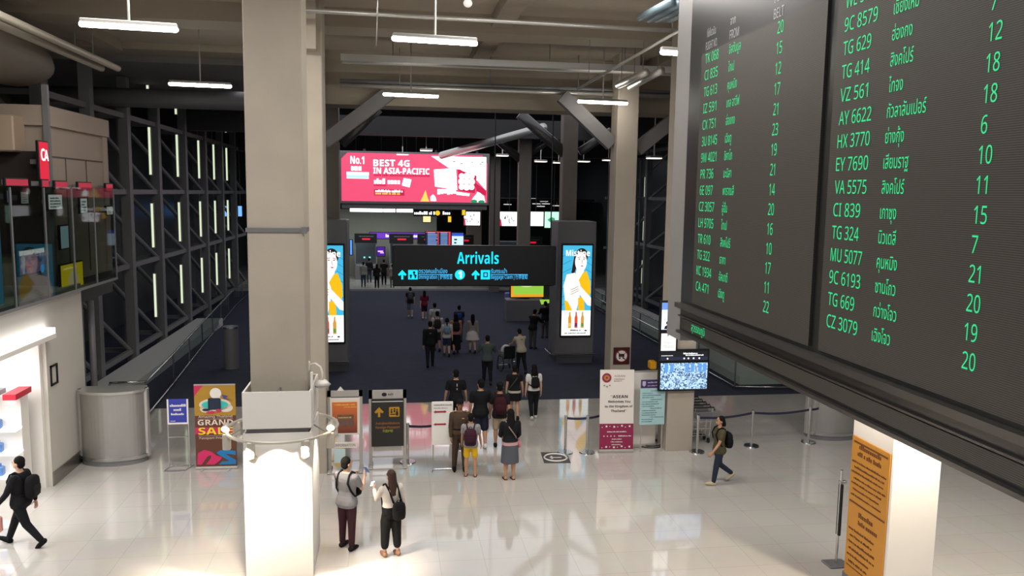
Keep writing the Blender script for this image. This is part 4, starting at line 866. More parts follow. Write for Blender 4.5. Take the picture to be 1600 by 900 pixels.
# coiled cable and black bar on the floor
p = F(1014, 694); t = thing('coiled_cable', 'dark cable coiled on the floor at the foot of the list board', 'cable', p)
MB().torus((0, 0, .015), .36, .014, 40, 6).build('coil', BLACK, t); MB().torus((.03, .05, .04), .33, .014, 40, 6).build('coil', BLACK, t)
p = F(1000, 690); tag(MB().rbx(-.3, .34, -.05, .05, 0, .09, .02).tube([(-.3, -.06, .1), (.34, -.04, .12)], .025, 8).build('cable_duct', mat('dark_rubber', (48, 50, 50), .6), loc=p, rz=.2), 'short dark rubber bar lying by the coiled cable', 'bar')
p = F(1014, 640); t = thing('yellow_machine', 'yellow and black machine top showing over the list board', 'machine', (p.x, p.y, 0))
MB().rbx(0, .2, .0, .3, 0, 1.25, .03).build('body', BLACK, t); MB().rbx(0, .2, -.01, .3, 1.25, 1.5, .03).build('hood', mat('machine_yellow', (230, 165, 20), .5), t)
# floor sticker
p = F(868, 715); t = thing('floor_sticker', 'dark floor sticker with a white ring on the stone floor', 'floor sticker', (p.x, p.y, 0), -.08)
MB().bx(-.33, .33, -.42, .42, .0, .003).build('mat', mat('sticker_dark', (62, 58, 56), .4), t)
b = MB().torus((0, 0, .004), .28, .022, 36, 4); b.bx(-.15, .15, -.02, .02, .003, .006).bx(-.12, -.07, -.1, .1, .003, .006); b.build('white_mark', WHITE, t)
# no trolleys sign on the column
a = AT(971, 556, 24.68); t = thing('no_trolley_sign', 'square dark red sign with a struck-out trolley on the concrete column', 'sign', a)
MB().rbx(-.27, .27, -.02, .015, -.28, .28, .01).build('plate', mat('dark_red_enamel', (72, 24, 28), .35), t)
MB().disc(0, .0, .21, .024, n=36).build('white_disc', WHITE, t); MB().ring2(0, 0, .21, .03, .028).line2(-.15, .15, .15, -.15, .03, .03).build('red_ring', mat('sign_red_brown', (120, 30, 36), .4), t)
MB().rect(-.1, .09, -.03, .07, .027).line2(.09, .07, .14, .12, .02, .027).disc(-.06, -.07, .03, .027).disc(.06, -.07, .03, .027).build('trolley_symbol', INK, t)
# ================================================================== SCREENS ON THE RIGHT COLUMN
def scr2(px0, px1, py0, py1, y, label, m, art=None, nm='display_screen'): return screen(px0, px1, py0, py1, y, label, m, nm, None, art, .08)
ICE = mat('snow_screen_glow', (215, 232, 255), emit=1.4)
def art_snow(t, w, h):
    MB().rect(-w/2, w/2, h*.24, h*.5, .008).build('blue_band', mat('steel_blue_glow', (110, 150, 225), emit=1.1), t)
    MB().disc(-w*.05, -h*.25, w*.12, .01).poly([(-w*.3, -h*.48), (-w*.25, -h*.38), (0, -h*.3), (w*.15, -h*.35), (w*.15, -h*.48)], .01).build('dark_figure', mat('navy_ink', (20, 28, 60), .5), t)
scr2(1034, 1055, 473, 515, 19.05, 'upright lit screen with a dark figure on snow high on the column', ICE, art_snow)
def art_doc(t, w, h):
    m = MB()
    for k in range(6): scrib(m, -w*.4, h*(.05-.09*k), w*.7, h*.03, .008)
    m.disc(-w*.05, h*.4, w*.06, .008); m.build('print', mat('silver_print', (170, 172, 178), .5), t)
scr2(1033, 1056, 521, 548, 19.05, 'white lit notice screen below the snow screen', mat('paper_screen_glow', (245, 240, 235), emit=1.3), art_doc)
def art_event(t, w, h):
    MB().rect(-w/2, w/2, -h*.5, -h*.1, .008).build('navy_band', mat('event_navy_glow', (40, 48, 72), emit=.7), t)
    m = scrib(MB(), -w*.02, h*.2, w*.3, h*.16, .01); scrib(m, w*.03, h*.02, w*.38, h*.12, .01); scrib(m, -w*.48, h*.02, w*.24, h*.06, .01)
    for x in (-.35, .0, .09, .2, .32): m.disc(x*w, -h*.28, h*.09, .01)
    m.build('lettering', WTX, t)
scr2(1032, 1106, 549, 563, 19.05, 'dark lit screen strip with white lettering above the crowd picture', mat('event_dark_glow', (24, 26, 36), emit=.7), art_event)
CRM = bpy.data.materials.new('crowd_picture_glow'); CRM.use_nodes = True; nt = CRM.node_tree; b = nt.nodes['Principled BSDF']
tc = nt.nodes.new('ShaderNodeTexCoord'); vo = nt.nodes.new('ShaderNodeTexVoronoi'); vo.inputs['Scale'].default_value = 30; rp = nt.nodes.new('ShaderNodeValToRGB')
rp.color_ramp.elements[0].position = .1; rp.color_ramp.elements[0].color = srgb(40, 70, 120); rp.color_ramp.elements[1].position = .8; rp.color_ramp.elements[1].color = srgb(190, 225, 250)
sp = nt.nodes.new('ShaderNodeSeparateColor'); nt.links.new(tc.outputs['Object'], vo.inputs['Vector']); nt.links.new(vo.outputs['Color'], sp.inputs[0]); nt.links.new(sp.outputs[0], rp.inputs[0]); nt.links.new(rp.outputs[0], b.inputs['Emission Color']); b.inputs['Emission Strength'].default_value = 1.3; b.inputs['Base Color'].default_value = (.02, .02, .03, 1)
def art_crowd(t, w, h):
    m = MB()
    for x in (-.42, -.3, .02, .14, .3, .4): m.poly([(x*w, h*.15), (x*w+.09, h*.15), (x*w+.09, h*.48), (x*w, h*.48)], .007)
    m.build('tower_shapes', mat('tower_blue_glow', (95, 155, 225), emit=1.1), t)
scr2(1032, 1105, 567, 608, 19.05, 'big blue lit screen showing a crowd on the column', CRM, art_crowd)
# ================================================================== BELT BARRIERS
BELT = mat('navy_belt', (40, 42, 66), .6)
def stanchion(p, label, to=None, h=.95, first=[None]):
    t = thing('belt_stanchion', label, 'belt post', (p.x, p.y, 0), 0, 'chrome belt posts')
    MB().cylz(0, 0, 0, .025, .2, .19, 28).build('base', CHROME, t, smooth=False); MB().cylz(0, 0, .02, h, .034, n=14).build('post', CHROME, t, smooth=False); MB().cylz(0, 0, h-.1, h+.02, .042, n=14).build('belt_head', CHROME, t)
    if to is not None:
        q = Vector((to.x-p.x, to.y-p.y, 0)); n = 8; rings = []
        for i in range(n+1):
            u = i/n; c = q*u; z = h-.05-.1*math.sin(PI*u)*min(1, q.length/3)
            k = Vector((-q.y, q.x, 0)).normalized()*.004
            rings.append([c+k+Vector((0, 0, z-.03)), c-k+Vector((0, 0, z-.03)), c-k+Vector((0, 0, z+.03)), c+k+Vector((0, 0, z+.03))])
        MB().loft(rings).build('belt', BELT, t)
    return t
ps = [F(883, 707), F(917, 707)]
stanchion(ps[0], 'chrome belt post nearest the floor sticker', ps[1]); stanchion(ps[1], 'chrome belt post just left of the ASEAN banner', Vector((ps[1].x+.6, ps[1].y+.4, 0)))
ps = [F(1089, 706), F(1174, 697), F(1263, 691)]
stanchion(ps[0], 'chrome belt post in front of the trolley stack', ps[1]); stanchion(ps[1], 'chrome belt post right of the walker in olive', ps[2]); stanchion(ps[2], 'chrome belt post before the right curved kiosk', Vector((ps[2].x+.3, ps[2].y+.1, 0)))
p = F(637, 722); stanchion(p, 'chrome belt post beside the direction panel', Vector((F(682, 722).x, p.y, 0)))
p = F(722, 700); stanchion(p, 'chrome belt post hidden behind the officer', None)
# tall barrier by the right pillar
p = F(1306, 882); t = thing('sign_post', 'black and chrome post on a square base beside the right white pillar', 'post', (p.x, p.y, 0))
MB().rbx(-.2, .2, -.16, .16, 0, .03, .01).build('base', GREYM, t); MB().tube([(0, 0, 0), (0, 0, 1.75)], .025, 10).build('pole', CHROME, t); MB().rbx(-.02, .03, -.05, .05, .55, 1.5, .01).build('black_sleeve', BLACK, t); MB().rbx(-.04, .1, -.03, .03, 1.5, 1.56, .01).build('clip', CHROME, t)
# ================================================================== LUGGAGE TROLLEYS (nested)
def trolley(p, rz, label):
    t = thing('luggage_trolley', label, 'luggage trolley', p, rz, 'nested luggage trolleys')
    MB().tube([(-.28, -.45, .95), (-.28, -.4, 1.02), (.28, -.4, 1.02), (.28, -.45, .95)], .022, 8).build('handle', BLACK, t, smooth=True)
    f = MB()
    for x in (-.24, .24): f.tube([(x, -.4, 1.02), (x, -.3, .5), (x, -.25, .2), (x, .55, .14)], .018, 8)
    for z in (.42, .62, .82): f.tube([(-.24, -.31-(z-.5)*.16, z), (.24, -.31-(z-.5)*.16, z)], .01, 6)
    for y in (-.1, .1, .3, .5): f.tube([(-.24, y, .17), (.24, y, .17)], .01, 6)
    f.build('frame', GALV, t)
    MB().rbx(-.24, .24, -.42, -.24, .72, .9, .02).build('basket', STEEL, t)
    for x, y in ((-.24, -.2), (.24, -.2), (0, .55)): MB().tube([(x-.02, y, .07), (x+.02, y, .07)], .07, 14).build('wheel', BLACK, t)
    return t
p = Vector((8.06, 19.95, 0)); t0 = trolley((p.x, p.y, 0), 0, 'front luggage trolley of the nested row by the column')
for k in range(1, 5): dup(t0, (p.x, p.y+.28*k, 0), f"{('second', 'third', 'fourth', 'last')[k-1]} luggage trolley from the front of the nested row by the column")
# ================================================================== RIGHT WHITE PILLAR WITH ORANGE PANEL
a = ONX(1320, 650, 7.7); q1 = ONX(1386, 720, 7.7); ya, yb = ONX(1321, 850, 7.7).y, ONX(1386, 850, 7.7).y
xr = AT(1466, 800, yb).x
t = thing('white_pillar', 'white lamp-lit pillar below the flight board at right', 'pillar', (7.7, yb, 0)); WP = xr-7.7; DP = ya-yb
MB().rbx(0, WP, 0, DP, 0, 4.2, .02).build('body', CLAD, t); MB().bx(-.015, WP+.015, -.015, DP+.015, 0, .12).build('plinth', GREYM, t)
t2 = thing('orange_notice', 'tall orange notice panel on the side of the right white pillar', 'notice panel', (7.7, (ya+yb)/2, 0), -PI/2)
wn = DP*.93; zt = ONX(1355, 690, 7.7).z
OR = mat('orange_panel_print', (205, 142, 50), .5, noise=.08)
MB().bx(-wn/2, wn/2, -.02, 0, .12, zt).build('panel', OR, t2)
DB = mat('brown_ink', (110, 62, 24), .6)
zd = ONX(1350, 794, 7.7).z; hu = zt-zd
m = MB().rect(-wn*.45, wn*.45, zt-.1, zt-.07, .024).rect(-wn*.47, wn*.47, zd-.015, zd+.015, .024).rect(-wn*.45, wn*.45, .3, .32, .024)
for k, (v, wd, x, q) in enumerate(((.84, .6, -.3, .07), (.73, .66, -.33, .07), (.61, .9, -.47, .03), (.53, .8, -.4, .03), (.45, .86, -.47, .03), (.36, .84, -.4, .03), (.28, .8, -.45, .03), (.19, .7, -.4, .03), (.10, .8, -.45, .03))): scrib(m, x*wn, zd+v*hu, wd*wn, q*hu, .024)
for k, (v, wd, x, q) in enumerate(((.86, .4, -.2, .06), (.77, .5, -.2, .055), (.66, .7, -.45, .03), (.58, .6, -.4, .03), (.5, .74, -.45, .03), (.42, .7, -.42, .03), (.34, .6, -.45, .03), (.26, .5, -.4, .03))): scrib(m, x*wn, zd*v, wd*wn, q*zd, .024)
m.build('lettering', DB, t2)
spot('pillar_spot', (7.7+WP*.5, yb-.9, 4.0), (7.7+WP*.5, yb, 2.2), 560, 120, rad=.06)
spot('pillar_spot', (7.0, (ya+yb)/2-.2, 4.0), (7.7, (ya+yb)/2, 2.2), 90, 100, rad=.06)
# ================================================================== FLIGHT BOARD (its face looks along -X)
XB = 4.3; YF = 11.5; YN = 3.2; ZB = 4.45; ZT = 11.0
t = thing('flight_board', 'huge dark electronic arrivals flight board with green LED rows', 'flight board', (XB, YF, 0), -PI/2)
# local: x runs towards the camera, z up, face looks along local -Y
L = YF-YN
BFR = mat('board_frame', (34, 34, 34), .3, spec=.4)
BM = bpy.data.materials.new('led_mesh_panel'); BM.use_nodes = True; nt = BM.node_tree; b = nt.nodes['Principled BSDF']
tc = nt.nodes.new('ShaderNodeTexCoord'); wv = nt.nodes.new('ShaderNodeTexWave'); wv.wave_type = 'BANDS'; wv.bands_direction = 'Z'; wv.inputs['Scale'].default_value = 19; wv.inputs['Distortion'].default_value = 0
rp = nt.nodes.new('ShaderNodeValToRGB'); rp.color_ramp.elements[0].color = srgb(50, 48, 45); rp.color_ramp.elements[1].color = srgb(84, 81, 76)
nt.links.new(tc.outputs['Object'], wv.inputs['Vector']); nt.links.new(wv.outputs['Fac'], rp.inputs[0]); nt.links.new(rp.outputs[0], b.inputs['Base Color']); b.inputs['Roughness'].default_value = .45; b.inputs['Specular IOR Level'].default_value = .25
X = lambda px, py=300: YF-ONX(px, py, XB).y
MB().bx(0, L, 0, .35, ZB, ZT).build('case', BFR, t)
MB().bx(-.62, -.02, .02, .30, ZB-.12, ZT).build('end_post', mat('light_grey_metal', (150, 148, 146), .45, .2, noise=.04), t)
pz0, pz1 = 4.98, 8.49
px = [X(1091), X(1281), X(1297), L-.1]
MB().bx(px[0], px[1], -.03, 0, pz0, pz1).build('led_panel', BM, t); MB().bx(px[2], px[3], -.03, 0, pz0, 8.5).build('led_panel', BM, t)
MB().bx(-.0, L, -.10, 0, 4.86, 4.93).bx(-.0, L, -.06, 0, ZB+.02, ZB+.06).bx(.0, L, -.04, 0, 4.72, 4.74).build('ledge_rail', mat('rail_dark', (70, 68, 66), .3, .4), t)
MB().bx(.15, L, -.015, 0, 4.55, 4.70).build('ticker_panel', BM, t)
LED = mat('green_led_glow', (40, 215, 135), emit=.95)
HDR = mat('header_lettering', (200, 198, 195), .5, emit=.6)  # white printed header, emission added so the letters look brighter
m = MB(); hx = X(1105, 60); 
m.text('FLIGHT NO.', X(1104, 60), 8.53, .10, .005, w=.40).text('ที่เที่ยวบิน', X(1106, 45), 8.70, .10, .005, w=.30).text('FROM', X(1141, 48), 8.53, .11, .005, w=.28).text('จาก', X(1142, 30), 8.71, .10, .005, w=.16).text('BELT', X(1210, 18), 8.53, .11, .005, w=.24).text('สายพาน', X(1211, 0), 8.71, .10, .005, w=.24)
m.build('header_lettering', HDR, t)
R1 = [('TK 068', 'อิสตันบูล', '20'), ('CI 835', 'ไทเป', '15'), ('TG 613', 'คุนหมิง', '12'), ('IZ 591', 'เทล อาวีฟ', '17'), ('CX 751', 'ฮ่องกง', '21'), ('3U 8145', 'เฉิงตู', '23'), ('9W 4021', 'ชิคาโก', '19'), ('PR 736', 'มะนิลา', '21'), ('6E 097', 'พาราณสี', '14'), ('CZ 3057', 'อู่ฮั่น', '20'), ('LH 9705', 'ไทเป', '16'), ('TR 610', 'สิงคโปร์', '10'), ('TG 322', 'ธากา', '17'), ('KC 1934', 'อัลมาตี', '11'), ('CA 471', 'เฉิงตู', '22')]
R2 = [('WE 568', 'เชียงใหม่', '7'), ('9C 8579', 'เชียงใหม่', '12'), ('TG 629', 'ฮ่องกง', '18'), ('TG 414', 'สิงคโปร์', '18'), ('VZ 561', 'ไทจง', '6'), ('AY 6622', 'กัวลาลัมเปอร์', '10'), ('HX 3770', 'ย่างกุ้ง', '11'), ('EY 7690', 'เสียมราฐ', '15'), ('VA 5575', 'สิงคโปร์', '7'), ('CI 839', 'เกาซุง', '21'), ('TG 324', 'นิวเดลี', '20'), ('MU 5077', 'คุนหมิง', '19'), ('9C 6193', 'ซานโถว', '20'), ('TG 669', 'กว่างโจว', ''), ('CZ 3079', 'เฉิงโจว', '')]
def rows(R, fx, cx, bx, z0, pitch, belt0=0):
    for i, (f, c, g) in enumerate(R):
        z = z0-pitch*i
        MB().text(f, fx, z, .125, .034, w=.076*len(f)).build('flight_number', LED, t)
        MB().text(c, cx, z, .115, .034, xs=.62).build('city_name', LED, t)
        if g: MB().text(g, bx, z+belt0, .13, .034, xs=.72).build('belt_number', LED, t)
# rows are numbered from where the photograph shows them
za = ONX(1210, 57, XB).z; zb = ONX(1200, 488, XB).z; rows(R1, X(1097), X(1133), X(1206), za, (za-zb)/14)
zc = ONX(1320, 88, XB).z; zd = ONX(1303, 512, XB).z; pit = (zc-zd)/12
GB = ['', '', '7', '12', '18', '18', '6', '10', '11', '15', '7', '21', '20', '19', '20']
rows([(R2[i][0], R2[i][1], GB[i]) for i in range(15)], X(1309), X(1383), X(1531), zc+2*pit, pit)
MB().text('สุวรรณภูมิ', X(1082, 515), 4.58, .11, .02, w=.5).build('ticker_lettering', LED, t)
# ================================================================== PEOPLE
def skin_mat(n, c): return mat(n, c, .55, noise=.04, nscale=8)
SKIN = {'light': skin_mat('skin_light', (214, 172, 146)), 'mid': skin_mat('skin_tan', (188, 142, 112)), 'dark': skin_mat('skin_brown', (150, 106, 80))}
HAIRM = {'black': mat('black_hair', (20, 17, 17), .75, noise=.2, nscale=30, spec=.15), 'brown': mat('brown_hair', (58, 34, 26), .6, noise=.2, nscale=30)}
def cloth(c): return mat('cloth_%d_%d_%d' % c, c, .85, noise=.08, nscale=14, spec=.2)
# torso section: height, half width, half depth, y offset (fractions of the standing height)
TOR = [(.455, .050, .045, 0), (.47, .082, .060, -.004), (.51, .097, .072, -.008), (.55, .094, .068, -.006), (.60, .080, .056, .0), (.64, .078, .054, .004), (.70, .090, .062, .004), (.75, .100, .064, .0), (.785, .104, .058, -.004), (.81, .094, .048, -.006), (.828, .062, .040, -.006), (.845, .036, .034, -.004)]
def person(label, p, H, face, skin='mid', top=None, bottom=None, shoes=(30, 30, 32), hair='short', haircol='black', hlen=.8,
           legs=((0, .02, 0), (0, .02, 0)), arms=((.05, .14, .15, 0), (.05, .14, .15, 0)), lean=0.0, headyaw=0.0, headpitch=0.0, build=1.0, vox=.012, features=False, cap=None, group=None, sandal=False):
    """legs: (hip flex, spread, knee flex[, foot pitch]); arms: (flex, spread, elbow, inward turn) left then right"""
    root = thing('person', label, 'person', (p.x, p.y, 0), math.radians(face), group)
    B = build; piv = Vector((0, 0, .53))
    def tor(v):
        v = Vector(v); k = min(1, max(0, (v.z-.50)/.10)); a = lean*k
        d = v-piv; return piv+Vector((d.x, d.y*math.cos(a)+d.z*math.sin(a), -d.y*math.sin(a)+d.z*math.cos(a)))
    neck = Vector((0, -.004, .85))
    def hd(v):
        d = Vector(v)-neck; d = Matrix.Rotation(headyaw, 3, 'Z') @ (Matrix.Rotation(-headpitch, 3, 'X') @ d); return tor(neck+d)
    LG = []
    for sd, L in ((-1, legs[0]), (1, legs[1])):
        hip = Vector((sd*.050*B, 0, .50)); a, b, k = L[:3]; fp = L[3] if len(L) > 3 else None
        d1 = Vector((sd*math.sin(b), math.sin(a), -math.cos(a))).normalized(); d2 = Vector((sd*math.sin(b)*.6, math.sin(a-k), -math.cos(a-k))).normalized()
        kn = hip+d1*.225; an = kn+d2*.23; LG.append((hip, kn, an, (a-k) if fp is None else fp))
    zmin = min(l[2].z for l in LG); dz = .045-zmin
    sh = lambda v: Vector((v.x, v.y, v.z+dz))*H
    T = lambda v: sh(tor(v)); HD = lambda v: sh(hd(v))
    AR = []
    for sd, A in ((-1, arms[0]), (1, arms[1])):
        s0 = tor((sd*.108*B, -.006, .795)); a, b, e, tw = A
        d1 = Vector((sd*math.sin(b), math.sin(a)*math.cos(b), -math.cos(a)*math.cos(b))); el = s0+d1*.172
        d2 = Vector((sd*math.sin(b)*.5-sd*math.sin(tw), math.sin(a+e), -math.cos(a+e))).normalized(); wr = el+d2*.145
        AR.append((sd, s0, el, wr, d2))
    def torso(m, z0, z1, inf, flare=0.0, kx=1.0):
        rg = []; rows_ = [r for r in TOR if z0 < r[0] < z1]
        def at(z):
            for r, q in zip(TOR[:-1], TOR[1:]):
                if r[0] <= z <= q[0]:
                    u = (z-r[0])/(q[0]-r[0]); return tuple(r[i]+(q[i]-r[i])*u for i in range(4))
            return (z,)+(TOR[0] if z < TOR[0][0] else TOR[-1])[1:]
        zs = [at(max(z0, TOR[0][0]))]+rows_+[at(min(z1, TOR[-1][0]))]
        for (z, rx, ry, oy) in zs:
            f = 1+flare*max(0, (.66-z)/.2)
            rg.append([T((  (rx*B*kx*f+inf)*(abs(math.cos(t))**.85)*(1 if math.cos(t) >= 0 else -1), oy+(ry*B*f+inf)*(abs(math.sin(t))**.85)*(1 if math.sin(t) >= 0 else -1), z)) for t in [2*PI*i/20 for i in range(20)]])
        m.loft(rg)
    def limb(m, pts, rad, n=12): m.tube([sh(q) for q in pts], [r*H for r in rad], n, round_caps=True)
    # ---- body, one continuous surface
    m = MB(); torso(m, .455, .85, 0)
    m.tube([T((0, -.008, .81)), HD((0, -.004, .86)), HD((0, 0, .90))], [.036*H, .033*H, .032*H], 12)
    m.ell((0, 0, 0), (1, 1, 1), 16, 11, T=lambda q: HD((q.x*.0445, -.004+q.y*.057, .942+q.z*.058)))
    m.ell((0, 0, 0), (1, 1, 1), 14, 9, T=lambda q: HD((q.x*.035*(1-.15*max(0, -q.z)), .016+q.y*.038, .902+q.z*.034)))
    m.ell((0, 0, 0), (1, 1, 1), 8, 6, T=lambda q: HD((q.x*.0075*(1.3-q.z*.4), .054+q.y*.012-q.z*.004, .918+q.z*.016)))
    for sd in (-1, 1): m.ell((0, 0, 0), (1, 1, 1), 8, 6, T=lambda q, sd=sd: HD((sd*.0455+q.x*.006, -.006+q.y*.012, .922+q.z*.018)))
    for hip, kn, an, fp in LG:
        limb(m, [hip+Vector((0, 0, .0)), hip.lerp(kn, .4), kn, kn.lerp(an, .3), kn.lerp(an, .7), an], [.054*B, .047*B, .033, .034*B, .025, .0205])
        f = Vector((0, math.cos(fp), math.sin(fp)*1.0)); u = Vector((0, -math.sin(fp), math.cos(fp)))
        limb(m, [an-u*.022-f*.018, an-u*.024+f*.03, an-u*.030+f*.07, an-u*.034+f*.098], [.021, .022, .016, .010], 10)
    for sd, s0, el, wr, d in AR:
        limb(m, [s0, s0.lerp(el, .25), el, el.lerp(wr, .3), wr], [.031*B, .028*B, .021, .021*B, .0145])
        inn = Vector((-sd, .15, 0)); inn = (inn-d*inn.dot(d)).normalized(); w = d.cross(inn).normalized()
        if w.y < 0 and abs(w.y) > .1: w = -w
        if w.y*1+w.z*.8 < 0: w = -w
        pc = wr+d*.030
        m.ell((0, 0, 0), (1, 1, 1), 10, 8, T=lambda q, pc=pc, w=w, d=d, inn=inn: sh(pc+w*(q.x*.024)+inn*(q.y*.011)+d*(q.z*.034)))
        for k, (ln, o) in enumerate(((.040, .0185), (.046, .0065), (.043, -.0055), (.034, -.0165))):
            b0 = wr+d*.054+w*o; b1 = b0+(d*.9+w*o*4+inn*.25).normalized()*ln*.5; b2 = b1+(d*.75+inn*.75).normalized()*ln*.5
            m.tube([sh(q) for q in (b0-d*.012, b0, b1, b2)], [.0052*H, .0054*H, .005*H, .0042*H], 7, round_caps=True)
        b0 = wr+d*.018+w*.017; b1 = b0+(d*.6+w*.8+inn*.3).normalized()*.026; b2 = b1+(d*.9+w*.3+inn*.4).normalized()*.022
        m.tube([sh(q) for q in (b0, b1, b2)], [.0075*H, .0062*H, .005*H], 7, round_caps=True)
    def finish(m, name, mt, v=vox, smooth=2):
        o = m.build(name, mt, root, smooth=True)
        r = o.modifiers.new('r', 'REMESH'); r.mode = 'VOXEL'; r.voxel_size = v; r.use_smooth_shade = True
        if smooth: s = o.modifiers.new('s', 'SMOOTH'); s.iterations = smooth; s.factor = .5
        return o
    finish(m, 'body', SKIN[skin], min(vox, .011))
    # ---- clothes
    if top:
        c = top['c']; m = MB(); inf = top.get('inf', .010); torso(m, top.get('hem', .50), .838, inf, top.get('flare', .12))
        sl = top.get('sleeve', .5)
        if sl:
            for sd, s0, el, wr, d in AR:
                if sl <= 1: limb(m, [s0, s0.lerp(el, .3), s0.lerp(el, max(.4, sl))], [.036*B+inf*.4, .036*B+inf*.3, .031*B+inf*.3])
                else: limb(m, [s0, s0.lerp(el, .3), el, el.lerp(wr, .4), el.lerp(wr, .92)], [.036*B+inf*.4, .034*B+inf*.3, .028+inf*.2, .026+inf*.2, .02+inf*.2])
        o = finish(m, top.get('name', 'shirt'), cloth(c))
        if top.get('print'):
            q = MB(); q.ell((0, 0, 0), (1, 1, 1), 10, 6, T=lambda r: T((r.x*.022, -.078*B-inf+r.y*.004, .745+r.z*.014))); q.build('back_print', cloth(top['print']), o)
        if top.get('stripe'):
            for z0, z1 in ((.745, .79), (.69, .715)): MB().tube([T((.01, -.073*B-inf, z0)), T((.01, -.073*B-inf, z1))], .006*H, 6).build('back_stripe', WHITE, o)
        if top.get('belt'): q = MB(); torso(q, .585, .605, .014); q.build('belt', cloth((20, 18, 18)), root)
        if top.get('waistband'): q = MB(); torso(q, .505, .545, .020); q.build('waist_wrap', cloth(top['waistband']), root)
    if bottom:
        k = bottom['k']; c = bottom['c']; m = MB(); ln = bottom.get('len', 1.0)
        if k == 'skirt':
            z1 = .60; z0 = bottom.get('hem', .27); fl = bottom.get('fl', .1); rg = []
            for u in [0, .15, .35, .6, .85, 1]:
                z = z1+(z0-z1)*u; rx = (.082+min(u*4, 1)*.022+fl*u*.5)*B+.006; ry = (.058+min(u*4, 1)*.026+fl*u*.5)*B+.006
                rg.append([sh(Vector((rx*math.cos(t), -.004+ry*math.sin(t), z))) for t in [2*PI*i/24 for i in range(24)]])
            m.loft(rg); finish(m, 'skirt', cloth(c))
        else:
            torso(m, .455, .605, .007, 0)
            for hip, kn, an, fp in LG:
                w = bottom.get('w', 1.0)
                full = [(hip, .058*B), (hip.lerp(kn, .4), .054*B*w), (kn, .043*w), (kn.lerp(an, .5), .037*w), (kn.lerp(an, .93), .032*w)]
                if ln >= 1: q = full
                elif ln > .5:
                    q = full[:3]+[(kn.lerp(an, (ln-.5)*2*.6), .040*w), (kn.lerp(an, (ln-.5)*2), .037*w)]
                else: q = [full[0], full[1], (hip.lerp(kn, ln*2), .052*B*w)]
                limb(m, [x[0] for x in q], [x[1] for x in q])
            finish(m, bottom.get('name', 'trousers' if ln > .5 else 'shorts'), cloth(c))
    # ---- shoes
    for hip, kn, an, fp in LG:
        f = Vector((0, math.cos(fp), math.sin(fp))); u = Vector((0, -math.sin(fp), math.cos(fp))); m = MB()
        if sandal:
            m.loft([[sh(an-u*z+f*y+Vector((x, 0, 0))) for x, y in ((-.02, -.035), (.02, -.035), (.03, .05), (.024, .105), (-.024, .105), (-.03, .05))] for z in (.047, .041)]); m.tube([sh(an-u*.03+f*.06+Vector((x, 0, 0))) for x in (-.026, 0, .026)], .006*H, 6).build('sandal', cloth(shoes), root); continue
        limb(m, [an-u*.018-f*.02, an-u*.021+f*.03, an-u*.026+f*.075, an-u*.03+f*.105], [.029, .029, .024, .017], 12); limb(m, [an+u*.015, an-u*.015], [.025, .027])
        finish(m, 'shoe', cloth(shoes), vox, 1)
    # ---- hair and hat
    if hair:
        m = MB()
        m.ell((0, 0, 0), (1, 1, 1), 16, 11, T=lambda q: HD((q.x*.0495, -.013+q.y*.056, .952+q.z*.056)))
        if hair == 'short': m.ell((0, 0, 0), (1, 1, 1), 14, 9, T=lambda q: HD((q.x*.046, -.028+q.y*.036, .915+q.z*.042)))
        if hair in ('bob', 'long', 'tail'):
            zb = {'bob': .86, 'long': hlen, 'tail': .9}[hair]; rg = []
            for u in (0, .25, .5, .75, 1):
                z = .965+(zb-.965)*u; rx = .05+.006*min(1, u*2); oy = -.022-.022*min(1, u*1.5)
                rg.append([(HD if z > .84 else T)((rx*(1-.25*max(0, u-.7))*math.cos(t), oy+.040*(1-.3*max(0, u-.6))*math.sin(t), z)) for t in [2*PI*i/16 for i in range(16)]])
            m.loft(rg)
        if hair == 'tail': m.tube([HD((0, -.06, .95)), HD((0, -.09, .93)), T((0, -.095, .86)), T((0, -.09, .79))], [.018*H, .022*H, .02*H, .008*H], 10, round_caps=True)
        if hair == 'bun': m.ell((0, 0, 0), (1, 1, 1), 10, 8, T=lambda q: HD((q.x*.026, -.05+q.y*.026, .995+q.z*.026)))
        finish(m, 'hair', HAIRM[haircol], min(vox, .012), 2)
    if cap:
        m = MB(); m.ell((0, 0, 0), (1, 1, 1), 16, 9, T=lambda q: HD((q.x*.053, -.008+q.y*.064, .972+max(q.z, -.25)*.040)))
        m.loft([[HD((x*.05, y, z)) for x, y in ((-1, .03), (-.7, .075), (0, .095), (.7, .075), (1, .03))] for z in (.962, .968)])
        m.build('cap', cloth(cap), root, smooth=True)
    if features:
        for sd in (-1, 1):
            m = MB().ell((0, 0, 0), (1, 1, 1), 8, 6, T=lambda q: HD((sd*.0185+q.x*.0075, .0495+q.y*.004, .935+q.z*.0035))); m.build('eye', INK, root)
            m = MB().ell((0, 0, 0), (1, 1, 1), 8, 6, T=lambda q: HD((sd*.019+q.x*.011, .050+q.y*.004, .947+q.z*.0025))); m.build('eyebrow', HAIRM['black'], root)
        MB().ell((0, 0, 0), (1, 1, 1), 8, 6, T=lambda q: HD((q.x*.014, .050+q.y*.004, .890+q.z*.0035))).build('mouth', mat('lip_skin', (150, 84, 78), .5), root)
    hands = {sd: (root.matrix_basis.copy(), sh(wr+d*.06), d) for sd, s0, el, wr, d in AR}
    return dict(root=root, T=T, HD=HD, sh=sh, H=H, hands=hands, loc=(p.x, p.y, 0), rz=math.radians(face), B=B, AR=AR)
